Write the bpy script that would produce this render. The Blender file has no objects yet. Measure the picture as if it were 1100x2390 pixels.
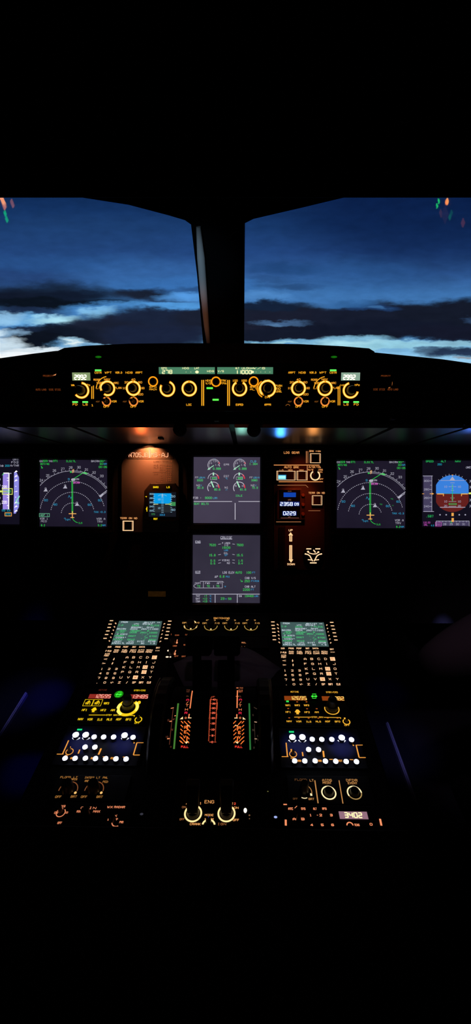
import bpy, math, random
from mathutils import Vector, Matrix, Euler
random.seed(7)
S = bpy.context.scene
COL = S.collection
R = math.radians

# ------------------------------------------------------------------ camera
F = 1060.0
CAMZ = 1.2
cam_d = bpy.data.cameras.new('camera')
cam = bpy.data.objects.new('camera', cam_d); COL.objects.link(cam)
cam.location = (0.0515, 0, CAMZ)
PITCH, YAW, SHX = 21.0, 0.75, 13.0
cam.rotation_euler = Euler((R(90 - PITCH), 0, R(YAW)), 'XYZ')
cam_d.sensor_fit = 'HORIZONTAL'; cam_d.sensor_width = 36
cam_d.lens = 36 * F / 1100.0
cam_d.shift_x = -SHX / 1100.0
cam_d.clip_start = 0.02; cam_d.clip_end = 500
S.camera = cam
RM = cam.rotation_euler.to_matrix()
CP = Vector(cam.location)

def ray(px, py):
    return RM @ Vector(((px - 550 - SHX) / F, -(py - 1195) / F, -1.0))

# ------------------------------------------------------------------ surfaces
class Surf:
    """A real plane of the cockpit; reads a photo point as a place on it."""
    def __init__(s, o, v, off=0.0):
        s.o = Vector(o); s.v = Vector(v).normalized(); s.u = Vector((1, 0, 0))
        s.n = s.u.cross(s.v).normalized(); s.dx = off
    def uv(s, px, py):
        d = ray(px, py); t = (s.o - CP).dot(s.n) / d.dot(s.n)
        p = CP + d * t - s.o
        return p.dot(s.u), p.dot(s.v)
    def at(s, u, v, w=0.0):
        return s.o + s.u * u + s.v * v + s.n * w + Vector((s.dx, 0, 0))
    def off(s, dx):
        q = Surf(s.o, s.v, dx); return q
    def lift(s, h):
        return Surf(s.o + s.n * h, s.v, s.dx)
    def P(s, px, py, w=0.0):
        return s.at(*s.uv(px, py), w)

class Arc(Surf):
    """The curved top of the thrust quadrant: v is arc length from the crown."""
    def __init__(s, yc, zc, r):
        s.yc, s.zc, s.r, s.dx = yc, zc, r, 0.0
    def uv(s, px, py):
        d = ray(px, py); ox, oy, oz = CP.x, CP.y - s.yc, CP.z - s.zc
        a = d.y**2 + d.z**2; b = 2*(oy*d.y + oz*d.z); c = oy*oy + oz*oz - s.r**2
        disc = max(b*b - 4*a*c, 0); t = (-b - math.sqrt(disc)) / (2*a)
        y, z = oy + d.y*t, oz + d.z*t
        return ox + d.x*t, math.atan2(y, z) * s.r
    def at(s, u, v, w=0.0):
        an = v / s.r; rr = s.r + w
        return Vector((u + s.dx, s.yc + math.sin(an)*rr, s.zc + math.cos(an)*rr))

PANEL = Surf((0, 1.025, 0.856), (0, math.sin(R(21)), math.cos(R(21))))
GLARE = Surf((0, 0.763, 1.124), (0, math.sin(R(12)), math.cos(R(12))))
AFT = Surf((0, 0.64, 0.6245), (0, 1, 0))
FWD = Surf((0, 0.64, 0.6245), (0, math.cos(R(8)), math.sin(R(8))))
QUAD = Arc(0.555, 0.577, 0.09)

# ------------------------------------------------------------------ materials
def lin(c):
    c = c / 255.0
    return c / 12.92 if c <= 0.04045 else ((c + 0.055) / 1.055) ** 2.4
def rgb(h):
    return tuple(lin(int(h[i:i+2], 16)) for i in (0, 2, 4))
MC = {}
def solid(name, hexc, rough=0.6, metal=0.0, spec=0.3, bump=0.0, bscale=400, vary=0.0):
    if name in MC: return MC[name]
    m = bpy.data.materials.new(name); m.use_nodes = True
    nt = m.node_tree; b = nt.nodes['Principled BSDF']
    c = rgb(hexc)
    b.inputs['Base Color'].default_value = (*c, 1)
    b.inputs['Roughness'].default_value = rough
    b.inputs['Metallic'].default_value = metal
    b.inputs['Specular IOR Level'].default_value = spec
    if bump or vary:
        tc = nt.nodes.new('ShaderNodeTexCoord'); nz = nt.nodes.new('ShaderNodeTexNoise')
        nz.inputs['Scale'].default_value = bscale; nz.inputs['Detail'].default_value = 3
        nt.links.new(tc.outputs['Object'], nz.inputs['Vector'])
        if bump:
            bp = nt.nodes.new('ShaderNodeBump'); bp.inputs['Strength'].default_value = bump
            bp.inputs['Distance'].default_value = 0.001
            nt.links.new(nz.outputs['Fac'], bp.inputs['Height']); nt.links.new(bp.outputs['Normal'], b.inputs['Normal'])
        if vary:
            mx = nt.nodes.new('ShaderNodeMix'); mx.data_type = 'RGBA'
            mx.inputs[6].default_value = (*[x*(1-vary) for x in c], 1); mx.inputs[7].default_value = (*[min(1, x*(1+vary)) for x in c], 1)
            nt.links.new(nz.outputs['Fac'], mx.inputs[0]); nt.links.new(mx.outputs[2], b.inputs['Base Color'])
    MC[name] = m; return m
def glow(hexc, k=1.0, samp=False):
    name = 'glow_%s_%g' % (hexc, k)
    if name in MC: return MC[name]
    m = bpy.data.materials.new(name); m.use_nodes = True
    nt = m.node_tree; nt.nodes.clear()
    e = nt.nodes.new('ShaderNodeEmission'); o = nt.nodes.new('ShaderNodeOutputMaterial')
    e.inputs[0].default_value = (*rgb(hexc), 1); e.inputs[1].default_value = k
    nt.links.new(e.outputs[0], o.inputs[0])
    try: m.cycles.emission_sampling = 'AUTO' if samp else 'NONE'
    except Exception: pass
    MC[name] = m; return m
def glow_noise(name, h1, h2, scale, k=1.0):
    """a lit surface whose colour drifts softly between two tones"""
    if name in MC: return MC[name]
    m = glow(h1, k).copy(); m.name = name; nt = m.node_tree
    e = [n for n in nt.nodes if n.type == 'EMISSION'][0]
    tc = nt.nodes.new('ShaderNodeTexCoord'); nz = nt.nodes.new('ShaderNodeTexNoise'); nz.inputs['Scale'].default_value = scale
    mx = nt.nodes.new('ShaderNodeMix'); mx.data_type = 'RGBA'
    mx.inputs[6].default_value = (*rgb(h1), 1); mx.inputs[7].default_value = (*rgb(h2), 1)
    nt.links.new(tc.outputs['Object'], nz.inputs['Vector']); nt.links.new(nz.outputs['Fac'], mx.inputs[0])
    nt.links.new(mx.outputs[2], e.inputs[0]); MC[name] = m; return m

BLK = solid('black_panel_paint', '0c0c0d', 0.75, spec=0.15, bump=0.1, bscale=900)
PLATE = solid('dark_faceplate', '101011', 0.6, spec=0.2, bump=0.1, bscale=1200)
KNOB = solid('black_knob_plastic', '1e1b1a', 0.38, spec=0.45)
KNOBG = solid('grey_knob_plastic', '3a3634', 0.4, spec=0.45)
KEYM = solid('key_plastic', '161414', 0.5, spec=0.3)
BEZ = solid('bezel_plastic', '0d0d0e', 0.5, spec=0.25)
GREYP = solid('lamplit_panel_paint', '4a4442', 0.6, spec=0.25, bump=0.1, bscale=1500, vary=0.08)
SCREEN_ND = glow_noise('nd_screen', '16121f', '231e30', 14)
SCREEN_EW = glow_noise('ewd_screen', '3a3444', '494256', 12)
SCREEN_SD = glow_noise('sd_screen', '2b2836', '3a3646', 12)
SCREEN_PF = glow_noise('pfd_screen', '0c0a13', '171424', 10)

# ------------------------------------------------------------------ objects
def tag(o, label=None, cat=None, group=None, kind=None):
    if label: o['label'] = label
    if cat: o['category'] = cat
    if group: o['group'] = group
    if kind: o['kind'] = kind
    return o
def thing(name, loc, label, cat, group=None):
    o = bpy.data.objects.new(name, None); COL.objects.link(o); o.location = loc
    o.empty_display_size = 0.01
    return tag(o, label, cat, group)
def wloc(o):
    v = Vector(o.location)
    while o.parent: o = o.parent; v += Vector(o.location)
    return v
class MB:
    def __init__(s): s.v = []; s.f = []
    def add(s, vs, fs):
        b = len(s.v); s.v += [Vector(v) for v in vs]; s.f += [tuple(i + b for i in f) for f in fs]
    def quad(s, a, b, c, d): s.add([a, b, c, d], [(0, 1, 2, 3)])
    def hull8(s, lo, hi):
        """lo, hi: rings of points (bottom, top) closed into a solid"""
        n = len(lo)
        s.add(list(lo) + list(hi), [tuple(range(n - 1, -1, -1)), tuple(range(n, 2*n))] + [(i, (i+1) % n, n + (i+1) % n, n + i) for i in range(n)])
    def build(s, name, mat, parent=None, bevel=0.0, smooth=False, seg=2):
        o0 = wloc(parent) if parent else Vector((0, 0, 0))
        me = bpy.data.meshes.new(name)
        me.from_pydata([tuple(v - o0) for v in s.v], [], s.f); me.materials.append(mat)
        me.validate(); me.update()
        o = bpy.data.objects.new(name, me); COL.objects.link(o)
        if parent: o.parent = parent
        if smooth:
            for p in me.polygons: p.use_smooth = True
        if bevel:
            b = o.modifiers.new('bevel', 'BEVEL'); b.width = bevel; b.segments = seg; b.limit_method = 'ANGLE'; b.angle_limit = R(40)
            if smooth:
                w = o.modifiers.new('wn', 'WEIGHTED_NORMAL')
        return o

# stroke lettering on a 4 x 6 grid, as engraved cockpit captions and screen figures
FONT = {}
for _l in """A 00 04 26 44 40|02 42
B 00 06 36 45 44 33 03|33 42 41 30 00
C 45 36 16 05 01 10 30 41
D 00 06 26 44 42 20 00
E 46 06 00 40|03 33
F 46 06 00|03 33
G 45 36 16 05 01 10 30 41 43 23
H 00 06|40 46|03 43
I 16 36|26 20|10 30
J 46 41 30 10 01
K 00 06|46 03 40
L 06 00 40
M 00 06 23 46 40
N 00 06 40 46
O 10 01 05 16 36 45 41 30 10
P 00 06 36 45 44 33 03
Q 10 01 05 16 36 45 41 30 10|22 40
R 00 06 36 45 44 33 03|23 40
S 45 36 16 05 04 13 33 42 41 30 10 01
T 06 46|26 20
U 06 01 10 30 41 46
V 06 20 46
W 06 10 24 30 46
X 00 46|06 40
Y 06 23 46|23 20
Z 06 46 00 40
0 10 01 05 16 36 45 41 30 10
1 15 26 20|10 30
2 05 16 36 45 44 00 40
3 05 16 36 45 44 33 13|33 42 41 30 10 01
4 30 36 02 42
5 46 06 03 33 42 41 30 10 01
6 45 36 16 05 01 10 30 41 42 33 03
7 06 46 20
8 13 04 05 16 36 45 44 33 13 02 01 10 30 41 42 33
9 01 10 30 41 45 36 16 05 04 13 43
/ 00 46
- 13 33
+ 13 33|25 21
. 20 21
: 21 22|24 25
( 36 24 22 30
) 16 24 22 10
< 46 03 40
> 06 43 00
* 11 35|15 31
& 40 05 16 25 01 10 42
% 00 46|05 06|40 41
" 16 14|36 34
\u00b0 14 15 26 35 34 14
\u0394 00 26 40 00
\u25b2 00 26 40 00|11 31 23 11
\u2191 20 26|04 26 44
\u2198 06 40|10 40 43
\u2194 03 43|15 03 11|35 43 31
\u2228 05 21 45
v 04 20 44
o 10 01 03 14 34 43 41 30 10
i 20 24|25 26
n 00 04 34 43 40
g 40 44 04 01 41
h 00 06|03 34 43 40
P 00 06 36 45 44 33 03
a 40 44 04 00 40""".split("\n"):
    _c = _l[0]; FONT[_c] = [[(int(q[0]), int(q[1])) for q in st_.split()] for st_ in _l[2:].split('|')]

SEG = {'0': 'abcdef', '1': 'bc', '2': 'abged', '3': 'abgcd', '4': 'fgbc', '5': 'afgcd', '6': 'afgedc', '7': 'abc', '8': 'abcdefg', '9': 'abcdfg', '-': 'g', ' ': ''}
class Mk(MB):
    """flat lit marks printed on a surface; sizes read off the photo"""
    def __init__(s, surf, w=0.0006): super().__init__(); s.s = surf; s.w = w
    def sc(s, x, y):
        a = s.s.uv(x - 1, y); b = s.s.uv(x + 1, y); c = s.s.uv(x, y - 1); d = s.s.uv(x, y + 1)
        return abs(b[0] - a[0]) / 2, abs(c[1] - d[1]) / 2
    def puv(s, pts):
        P = [s.s.at(u, v, s.w) for u, v in pts]
        s.add(P, [tuple(range(len(P)))])
    def poly(s, *pts): s.puv([s.s.uv(x, y) for x, y in pts])
    def rect(s, x0, y0, x1, y1):
        """a true rectangle on the surface, centred where the photo has it"""
        cx, cy = (x0+x1)/2, (y0+y1)/2; a, b = s.sc(cx, cy); u, v = s.s.uv(cx, cy)
        w, h = (x1-x0)/2*a, (y1-y0)/2*b
        s.puv([(u-w, v-h), (u+w, v-h), (u+w, v+h), (u-w, v+h)])
    def lineuv(s, p, q, w):
        dx, dy = q[0]-p[0], q[1]-p[1]; L = math.hypot(dx, dy) or 1e-9; nx, ny = -dy/L*w/2, dx/L*w/2
        n = max(1, int(L/0.012)) if isinstance(s.s, Arc) else 1
        for i in range(n):
            a = (p[0]+dx*i/n, p[1]+dy*i/n); b = (p[0]+dx*(i+1)/n, p[1]+dy*(i+1)/n)
            s.puv([(a[0]-nx, a[1]-ny), (b[0]-nx, b[1]-ny), (b[0]+nx, b[1]+ny), (a[0]+nx, a[1]+ny)])
    def line(s, x0, y0, x1, y1, w=1.2):
        a, b = s.sc((x0+x1)/2, (y0+y1)/2)
        vert = abs(y1-y0) > abs(x1-x0)
        s.lineuv(s.s.uv(x0, y0), s.s.uv(x1, y1), w*(a if vert else b))
    def lines(s, pts, w=1.2):
        for p, q in zip(pts, pts[1:]): s.line(*p, *q, w)
    def frame(s, x0, y0, x1, y1, w=1.3):
        cx, cy = (x0+x1)/2, (y0+y1)/2; a, b = s.sc(cx, cy); u, v = s.s.uv(cx, cy)
        W, H = (x1-x0)/2*a, (y1-y0)/2*b; w = w*a
        for p, q in (((-W-w/2, -H), (W+w/2, -H)), ((-W-w/2, H), (W+w/2, H)), ((-W, -H), (-W, H)), ((W, -H), (W, H))):
            s.lineuv((u+p[0], v+p[1]), (u+q[0], v+q[1]), w)
    def arc(s, x, y, r, w=1.5, a0=0, a1=360, dash=0, n=None):
        """angles clockwise from the top; r, w in photo px"""
        a, b = s.sc(x, y); u, v = s.s.uv(x, y); r *= a; w *= a
        n = n or max(6, int(abs(a1-a0)/8))
        if dash: n = dash*2
        pts = []
        for i in range(n+1):
            t = R(a0 + (a1-a0)*i/n)
            pts.append((math.sin(t), math.cos(t)))
        for i in range(n):
            if dash and i % 2: continue
            p, q = pts[i], pts[i+1]
            s.puv([(u+p[0]*(r-w/2), v+p[1]*(r-w/2)), (u+q[0]*(r-w/2), v+q[1]*(r-w/2)), (u+q[0]*(r+w/2), v+q[1]*(r+w/2)), (u+p[0]*(r+w/2), v+p[1]*(r+w/2))])
    def disc(s, x, y, r, ry=None, n=20):
        a, b = s.sc(x, y); u, v = s.s.uv(x, y); rx = r*a; ry = (ry*b if ry else rx)
        s.puv([(u+rx*math.cos(2*math.pi*i/n), v+ry*math.sin(2*math.pi*i/n)) for i in range(n)])
    def text(s, x, y, t, h, w=None, bold=0.012, al='C', rot=0):
        """capitals h px high, optionally w px wide, centred on x, y"""
        a, b = s.sc(x, y); u, v = s.s.uv(x, y)
        n = len(t); adv = 5.7; units = n*adv-1.7
        if t in ('I', '1', 'i'): units = 4.0
        lw = (0.55 + 9*bold) * (h/5.0)**.6 * .9
        kx = ((w-lw*.6)*a/units) if w else (h*b/6*.82)
        ky = (h-lw*.6)*b/6; W = units*kx; ox = {'C': -W/2, 'L': 0, 'R': -W}[al]
        c_, d_ = math.cos(R(rot)), math.sin(R(rot)); lw = min(lw, 1.25*kx/a + .35) * a
        for i, ch in enumerate(t):
            for st_ in FONT.get(ch, ()):
                q = []
                for gx, gy in st_:
                    qx, qy = ox+(i*adv+gx)*kx, (gy-3)*ky
                    q.append((u+qx*c_-qy*d_, v+qx*d_+qy*c_))
                for p0, p1 in zip(q, q[1:]):
                    L = math.hypot(p1[0]-p0[0], p1[1]-p0[1]) or 1e-9; e = lw*.35/L; dx, dy = (p1[0]-p0[0])*e, (p1[1]-p0[1])*e
                    s.lineuv((p0[0]-dx, p0[1]-dy), (p1[0]+dx, p1[1]+dy), lw)
    def seg7(s, x, y, t, h, w, th=0.9):
        """seven-segment figures; w = advance per figure"""
        a, b = s.sc(x, y); u, v = s.s.uv(x, y); H = h*b/2; A = w*a; W = A*0.33; T = th*a
        n = len(t)
        for i, ch in enumerate(t):
            cx = u + (i-(n-1)/2)*A
            L = {'a': ((-W, H), (W, H)), 'g': ((-W, 0), (W, 0)), 'd': ((-W, -H), (W, -H)), 'f': ((-W, 0), (-W, H)), 'b': ((W, 0), (W, H)), 'e': ((-W, -H), (-W, 0)), 'c': ((W, -H), (W, 0))}
            for k in SEG.get(ch, ''):
                p, q = L[k]; s.lineuv((cx+p[0], v+p[1]), (cx+q[0], v+q[1]), T)

# solids standing on a surface -------------------------------------------------
def knob(parent, surf, x, y, r, h, mat=None, name='knob', pointer=None, pm=None, taper=0.85, bar=False, flange=1.0, ribs=0):
    """turned knob, r in photo px, h in metres; pointer = clockwise angle of its index line"""
    mk = Mk(surf); a, _ = mk.sc(x, y); u, v = surf.uv(x, y); r *= a
    prof = [(r*flange, 0), (r*flange, h*0.14), (r*0.96, h*0.22), (r*taper, h*0.9), (r*taper*0.88, h), (0.0001, h)]
    n = 32; m = MB(); vs = []
    for k, (rr, hh) in enumerate(prof):
        for i in range(n):
            g = rr * (1 - 0.06*ribs*(i % 2) * (1 if 1 < k < 4 else 0))
            t = 2*math.pi*i/n; vs.append(surf.at(u+g*math.cos(t), v+g*math.sin(t), hh))
    fs = [(k*n+i, k*n+(i+1) % n, (k+1)*n+(i+1) % n, (k+1)*n+i) for k in range(len(prof)-1) for i in range(n)]
    m.add(vs, fs)
    if bar:
        t = R(90-(pointer or 0)); c, d = math.cos(t), math.sin(t); bw = r*0.22
        def q(l, ww, hh): return surf.at(u+c*l-d*ww, v+d*l+c*ww, hh)
        m.hull8([q(-r*.95, -bw, h*.2), q(r*.95, -bw, h*.2), q(r*.95, bw, h*.2), q(-r*.95, bw, h*.2)],
                [q(-r*.8, -bw*.8, h*1.35), q(r*.95, -bw*.6, h*1.35), q(r*.95, bw*.6, h*1.35), q(-r*.8, bw*.8, h*1.35)])
    o = m.build(name, mat or KNOB, parent, smooth=not bar)
    if smooth_fix := (not bar):
        for p in o.data.polygons: p.use_smooth = True
        try: o.data.set_sharp_from_angle(angle=R(35))
        except Exception: pass
    if pointer is not None:
        t = R(90-pointer); c, d = math.cos(t), math.sin(t); hh = (h*1.35 if bar else h)+0.0003; k2 = MB()
        def q(l, ww): return surf.at(u+c*l-d*ww, v+d*l+c*ww, hh)
        k2.quad(q(r*.3, -r*.06), q(r*.82, -r*.06), q(r*.82, r*.06), q(r*.3, r*.06))
        k2.build('index_line', pm or glow('806040', 0.5), o)
    return o
def block(parent, surf, x0, y0, x1, y1, h, mat, name, bevel=0.0, base=0.0, true=True, par=None):
    """box on a surface over the rectangle read off the photo"""
    m = MB()
    if true:
        k = Mk(surf); cx, cy = (x0+x1)/2, (y0+y1)/2; a, b = k.sc(cx, cy); u, v = surf.uv(cx, cy); W, H = (x1-x0)/2*a, (y1-y0)/2*b
        c = [(u-W, v-H), (u+W, v-H), (u+W, v+H), (u-W, v+H)]
    else:
        c = [surf.uv(x0, y1), surf.uv(x1, y1), surf.uv(x1, y0), surf.uv(x0, y0)]
    m.hull8([surf.at(p[0], p[1], base) for p in c], [surf.at(p[0], p[1], base+h) for p in c])
    return m.build(name, mat, parent, bevel=bevel)
def boxw(name, lo, hi, mat, parent=None, bevel=0.0):
    m = MB(); x0, y0, z0 = lo; x1, y1, z1 = hi
    m.hull8([(x0, y0, z0), (x1, y0, z0), (x1, y1, z0), (x0, y1, z0)], [(x0, y0, z1), (x1, y0, z1), (x1, y1, z1), (x0, y1, z1)])
    return m.build(name, mat, parent, bevel=bevel)
def recess_bezel(parent, surf, x0, y0, x1, y1, border, h, mat, name='bezel'):
    """a frame standing proud around a screen"""
    k = Mk(surf); cx, cy = (x0+x1)/2, (y0+y1)/2; a, b = k.sc(cx, cy); u, v = surf.uv(cx, cy); W, H = (x1-x0)/2*a, (y1-y0)/2*b; B = border*a
    m = MB(); c = 0.25*B
    out = [(-W-B+c, -H-B), (W+B-c, -H-B), (W+B, -H-B+c), (W+B, H+B-c), (W+B-c, H+B), (-W-B+c, H+B), (-W-B, H+B-c), (-W-B, -H-B+c)]
    inn = [(-W, -H), (W, -H), (W, -H), (W, H), (W, H), (-W, H), (-W, H), (-W, -H)]
    def ring(pp, hh): return [surf.at(u+p[0], v+p[1], hh) for p in pp]
    rings = [ring(out, 0), ring(out, h), ring([(p[0]*1.0+(0.15*B if p[0] < 0 else -0.15*B), p[1]+(0.15*B if p[1] < 0 else -0.15*B)) for p in out], h*1.15),
             ring([(p[0]*1.0+(-0.2*B if p[0] < 0 else 0.2*B), p[1]+(-0.2*B if p[1] < 0 else 0.2*B)) for p in inn], h), ring(inn, 0.0003)]
    vs = [p for r_ in rings for p in r_]; n = 8
    fs = [(k*n+i, k*n+(i+1) % n, (k+1)*n+(i+1) % n, (k+1)*n+i) for k in range(4) for i in range(n)]
    m.add(vs, fs); return m.build(name, mat, parent)
def dup(root, dx, label):
    """a thing copied with its parts and their sub-parts"""
    r = root.copy(); COL.objects.link(r); r.location.x += dx; r['label'] = label
    def kids(a, b):
        for ch in list(a.children):
            if ch.parent is not a: continue
            c = ch.copy(); COL.objects.link(c); c.parent = b; kids(ch, c)
    kids(root, r); return r
# ------------------------------------------------------------------ dusk sky
def sky():
    w = bpy.data.worlds.new('dusk_sky'); S.world = w; w.use_nodes = True
    nt = w.node_tree; nt.nodes.clear(); N = nt.nodes.new; L = nt.links.new
    out = N('ShaderNodeOutputWorld'); bg = N('ShaderNodeBackground'); L(bg.outputs[0], out.inputs[0])
    tc = N('ShaderNodeTexCoord'); sp = N('ShaderNodeSeparateXYZ'); L(tc.outputs['Generated'], sp.inputs[0])
    def M(op, a, b=None, c=None, clamp=False):
        n = N('ShaderNodeMath'); n.operation = op; n.use_clamp = clamp
        for i, q in enumerate((a, b, c)):
            if q is None: continue
            if isinstance(q, (int, float)): n.inputs[i].default_value = q
            else: L(q, n.inputs[i])
        return n.outputs[0]
    ym = M('MAXIMUM', sp.outputs[1], 0.08)
    U0 = M('DIVIDE', sp.outputs[0], ym); V0 = M('DIVIDE', sp.outputs[2], ym)
    cb = N('ShaderNodeCombineXYZ'); L(M('MULTIPLY', U0, 5.0), cb.inputs[0]); L(M('MULTIPLY', V0, 22.0), cb.inputs[1])
    n1 = N('ShaderNodeTexNoise'); n1.inputs['Scale'].default_value = 1.0; n1.inputs['Detail'].default_value = 4; n1.inputs['Roughness'].default_value = 0.5
    L(cb.outputs[0], n1.inputs['Vector']); s1 = N('ShaderNodeSeparateColor'); L(n1.outputs['Color'], s1.inputs[0])
    c2 = N('ShaderNodeCombineXYZ'); L(M('MULTIPLY', U0, 26.0), c2.inputs[0]); L(M('MULTIPLY', V0, 80.0), c2.inputs[1])
    n2 = N('ShaderNodeTexNoise'); n2.inputs['Scale'].default_value = 1.0; n2.inputs['Detail'].default_value = 5; n2.inputs['Roughness'].default_value = 0.6
    L(c2.outputs[0], n2.inputs['Vector']); s2 = N('ShaderNodeSeparateColor'); L(n2.outputs['Color'], s2.inputs[0])
    U = M('ADD', M('ADD', U0, M('MULTIPLY', M('SUBTRACT', s1.outputs[0], 0.5), 0.08)), M('MULTIPLY', M('SUBTRACT', s2.outputs[0], 0.5), 0.05))
    V = M('ADD', M('ADD', V0, M('MULTIPLY', M('SUBTRACT', s1.outputs[1], 0.5), 0.034)), M('MULTIPLY', M('SUBTRACT', s2.outputs[1], 0.5), 0.020))
    def uvp(px, py):
        d = ray(px, py); return d.x/d.y, d.z/d.y
    # clear-sky gradient with height
    vt, vb = uvp(560, 440)[1], uvp(560, 980)[1]
    rp = N('ShaderNodeValToRGB'); L(M('DIVIDE', M('SUBTRACT', V0, vb), vt-vb, clamp=True), rp.inputs[0])
    stops = [(980, '0c1118'), (905, '141c28'), (868, '35506c'), (856, '9fd0ec'), (822, '86c2ea'), (790, '5896d2'), (740, '4a84c4'), (690, '4279b8'), (640, '335f9e'), (590, '254a86'), (530, '1a3c70'), (461, '12305f'), (440, '102c5a')]
    cr = rp.color_ramp; cr.elements.remove(cr.elements[1])
    for i, (y, h) in enumerate(stops):
        p = min(1, max(0, (uvp(560, y)[1]-vb)/(vt-vb)))
        e = cr.elements[0] if i == 0 else cr.elements.new(p)
        e.position = p; e.color = (*rgb(h), 1)
    col = rp.outputs[0]
    # clouds: x, y, rx, ry (photo px on the sky), colour, strength, softness
    B = [
     (1000, 470, 330, 170, '081a44', .75, 1), (60, 650, 170, 40, '20386a', .7, 1), (200, 560, 260, 60, '24487c', .4, 1),
     (430, 672, 170, 26, '3a7ac4', .6, 1), (330, 640, 190, 40, '3a70b4', .5, 1), (120, 612, 170, 22, '2a5896', .5, 1),
     (790, 690, 220, 22, '4078b8', .5, 1), (660, 625, 90, 16, '1e4478', .7, 1), (680, 668, 80, 8, '1e3e6c', .6, 1), (640, 652, 70, 8, '264c80', .5, 1), (840, 640, 150, 40, '2c5e9c', .4, 1), (620, 690, 60, 10, '5a9ade', .6, 1),
     (110, 688, 190, 30, '182840', 1, .7), (20, 700, 120, 30, '121a2c', 1, .7), (130, 712, 180, 14, '0c1420', 1, .6), (330, 688, 80, 17, '1a2234', 1, .7), (180, 690, 70, 13, '10182a', .8, .8), (400, 702, 60, 6, '20304c', .8, .8), (60, 730, 110, 10, '1a2440', .9, .8), (470, 678, 60, 7, '25406c', .6, 1),
     (390, 716, 120, 9, '58a4ea', .9, .9), (440, 694, 80, 11, '5aa2ec', .9, .9),
     (235, 725, 90, 15, '4e92d6', .9, .8), (225, 729, 42, 10, '8accfa', 1, .9), (90, 746, 140, 12, '70b4ea', 1, .8), (130, 747, 62, 12, 'b4ecff', 1, .8), (8, 744, 40, 12, '9cd0f6', .9, .9),
     (340, 765, 190, 42, '1e2438', 1, .45), (380, 740, 110, 18, '1c263e', 1, .5), (470, 745, 60, 24, '1c2234', 1, .5), (250, 778, 150, 32, '1c2234', 1, .45), (360, 785, 130, 30, '1c2640', 1, .5),
     (120, 780, 110, 22, '121a2a', 1, .5), (85, 790, 60, 24, '0e1420', 1, .5), (60, 767, 50, 9, '1c2a44', 1, .7),
     (30, 775, 44, 10, '90b8da', .9, .9), (10, 800, 58, 14, 'd6ecfa', 1, .7), (6, 774, 26, 9, 'd0ecff', 1, .8),
     (168, 801, 30, 9, 'a8d4ee', 1, .8), (168, 803, 22, 5, 'f0ffff', 1, .8), (230, 806, 70, 4, '8cc0e4', 1, .9), (380, 806, 130, 3, '4c6c90', .9, .9),
     (20, 828, 150, 17, 'f4faff', 1, .5), (90, 815, 70, 7, 'e8f6ff', 1, .7),
     (640, 745, 160, 42, '1a2234', 1, .35), (740, 760, 220, 38, '1c2032', 1, .35), (620, 715, 90, 14, '16243c', 1, .5), (920, 748, 190, 44, '181e30', 1, .35), (1070, 745, 170, 46, '161c2c', 1, .35), (860, 772, 260, 26, '141a2c', 1, .4), (620, 785, 130, 18, '161c2e', 1, .5), (1090, 780, 150, 22, '161a2c', 1, .5),
     (860, 722, 64, 9, '24487c', .85, .9), (810, 712, 60, 9, '3468a4', .8, .9), (870, 722, 30, 4, '4478b0', .7, 1), (650, 753, 66, 6, '4a6e9a', .8, .9), (640, 757, 20, 4, '5a84b0', .8, 1), (1095, 745, 20, 8, '3c5c88', .5, 1),
     (760, 801, 210, 6, '7ab8e0', 1, .8), (840, 796, 90, 12, '8cc8e8', 1, .7), (850, 806, 120, 10, 'b6ecfa', 1, .7), (960, 808, 140, 10, '9cd8ee', 1, .7), (1060, 804, 90, 6, '90c4dc', 1, .8), (640, 803, 70, 3, 'a8e0f4', 1, .9),
     (1070, 826, 110, 13, '253652', 1, .6), (985, 822, 30, 5, '4a6884', .8, .9), (1085, 842, 30, 3, '8a9098', .9, .9),
    ]
    for px, py, rx, ry, h, st, soft in B:
        cu, cv = uvp(px, py); ru = abs(uvp(px+rx, py)[0]-uvp(px-rx, py)[0])/2; rv = abs(uvp(px, py-ry)[1]-uvp(px, py+ry)[1])/2
        a = M('MULTIPLY', M('SUBTRACT', U, cu), 1/ru); b = M('MULTIPLY', M('SUBTRACT', V, cv), 1/rv)
        d = M('MULTIPLY_ADD', a, a, M('MULTIPLY', b, b))
        mr = N('ShaderNodeMapRange'); mr.interpolation_type = 'SMOOTHSTEP'
        L(d, mr.inputs[0]); mr.inputs[1].default_value = max(0, 1-1.3*soft); mr.inputs[2].default_value = 1.05+0.8*soft; mr.inputs[3].default_value = st; mr.inputs[4].default_value = 0
        mx = N('ShaderNodeMix'); mx.data_type = 'RGBA'
        L(mr.outputs[0], mx.inputs[0]); L(col, mx.inputs[6]); mx.inputs[7].default_value = (*rgb(h), 1); col = mx.outputs[2]
    mt = N('ShaderNodeMix'); mt.data_type = 'RGBA'; mt.blend_type = 'MULTIPLY'; mt.inputs[0].default_value = 1
    mot = M('ADD', 0.72, M('MULTIPLY', s2.outputs[2], 0.56)); cc = N('ShaderNodeCombineColor')
    for i in range(3): L(mot, cc.inputs[i])
    L(col, mt.inputs[6]); L(cc.outputs[0], mt.inputs[7]); L(mt.outputs[2], bg.inputs[0]); bg.inputs[1].default_value = 1.0
    w.cycles.sampling_method = 'MANUAL'; w.cycles.sample_map_resolution = 512
sky()

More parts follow.
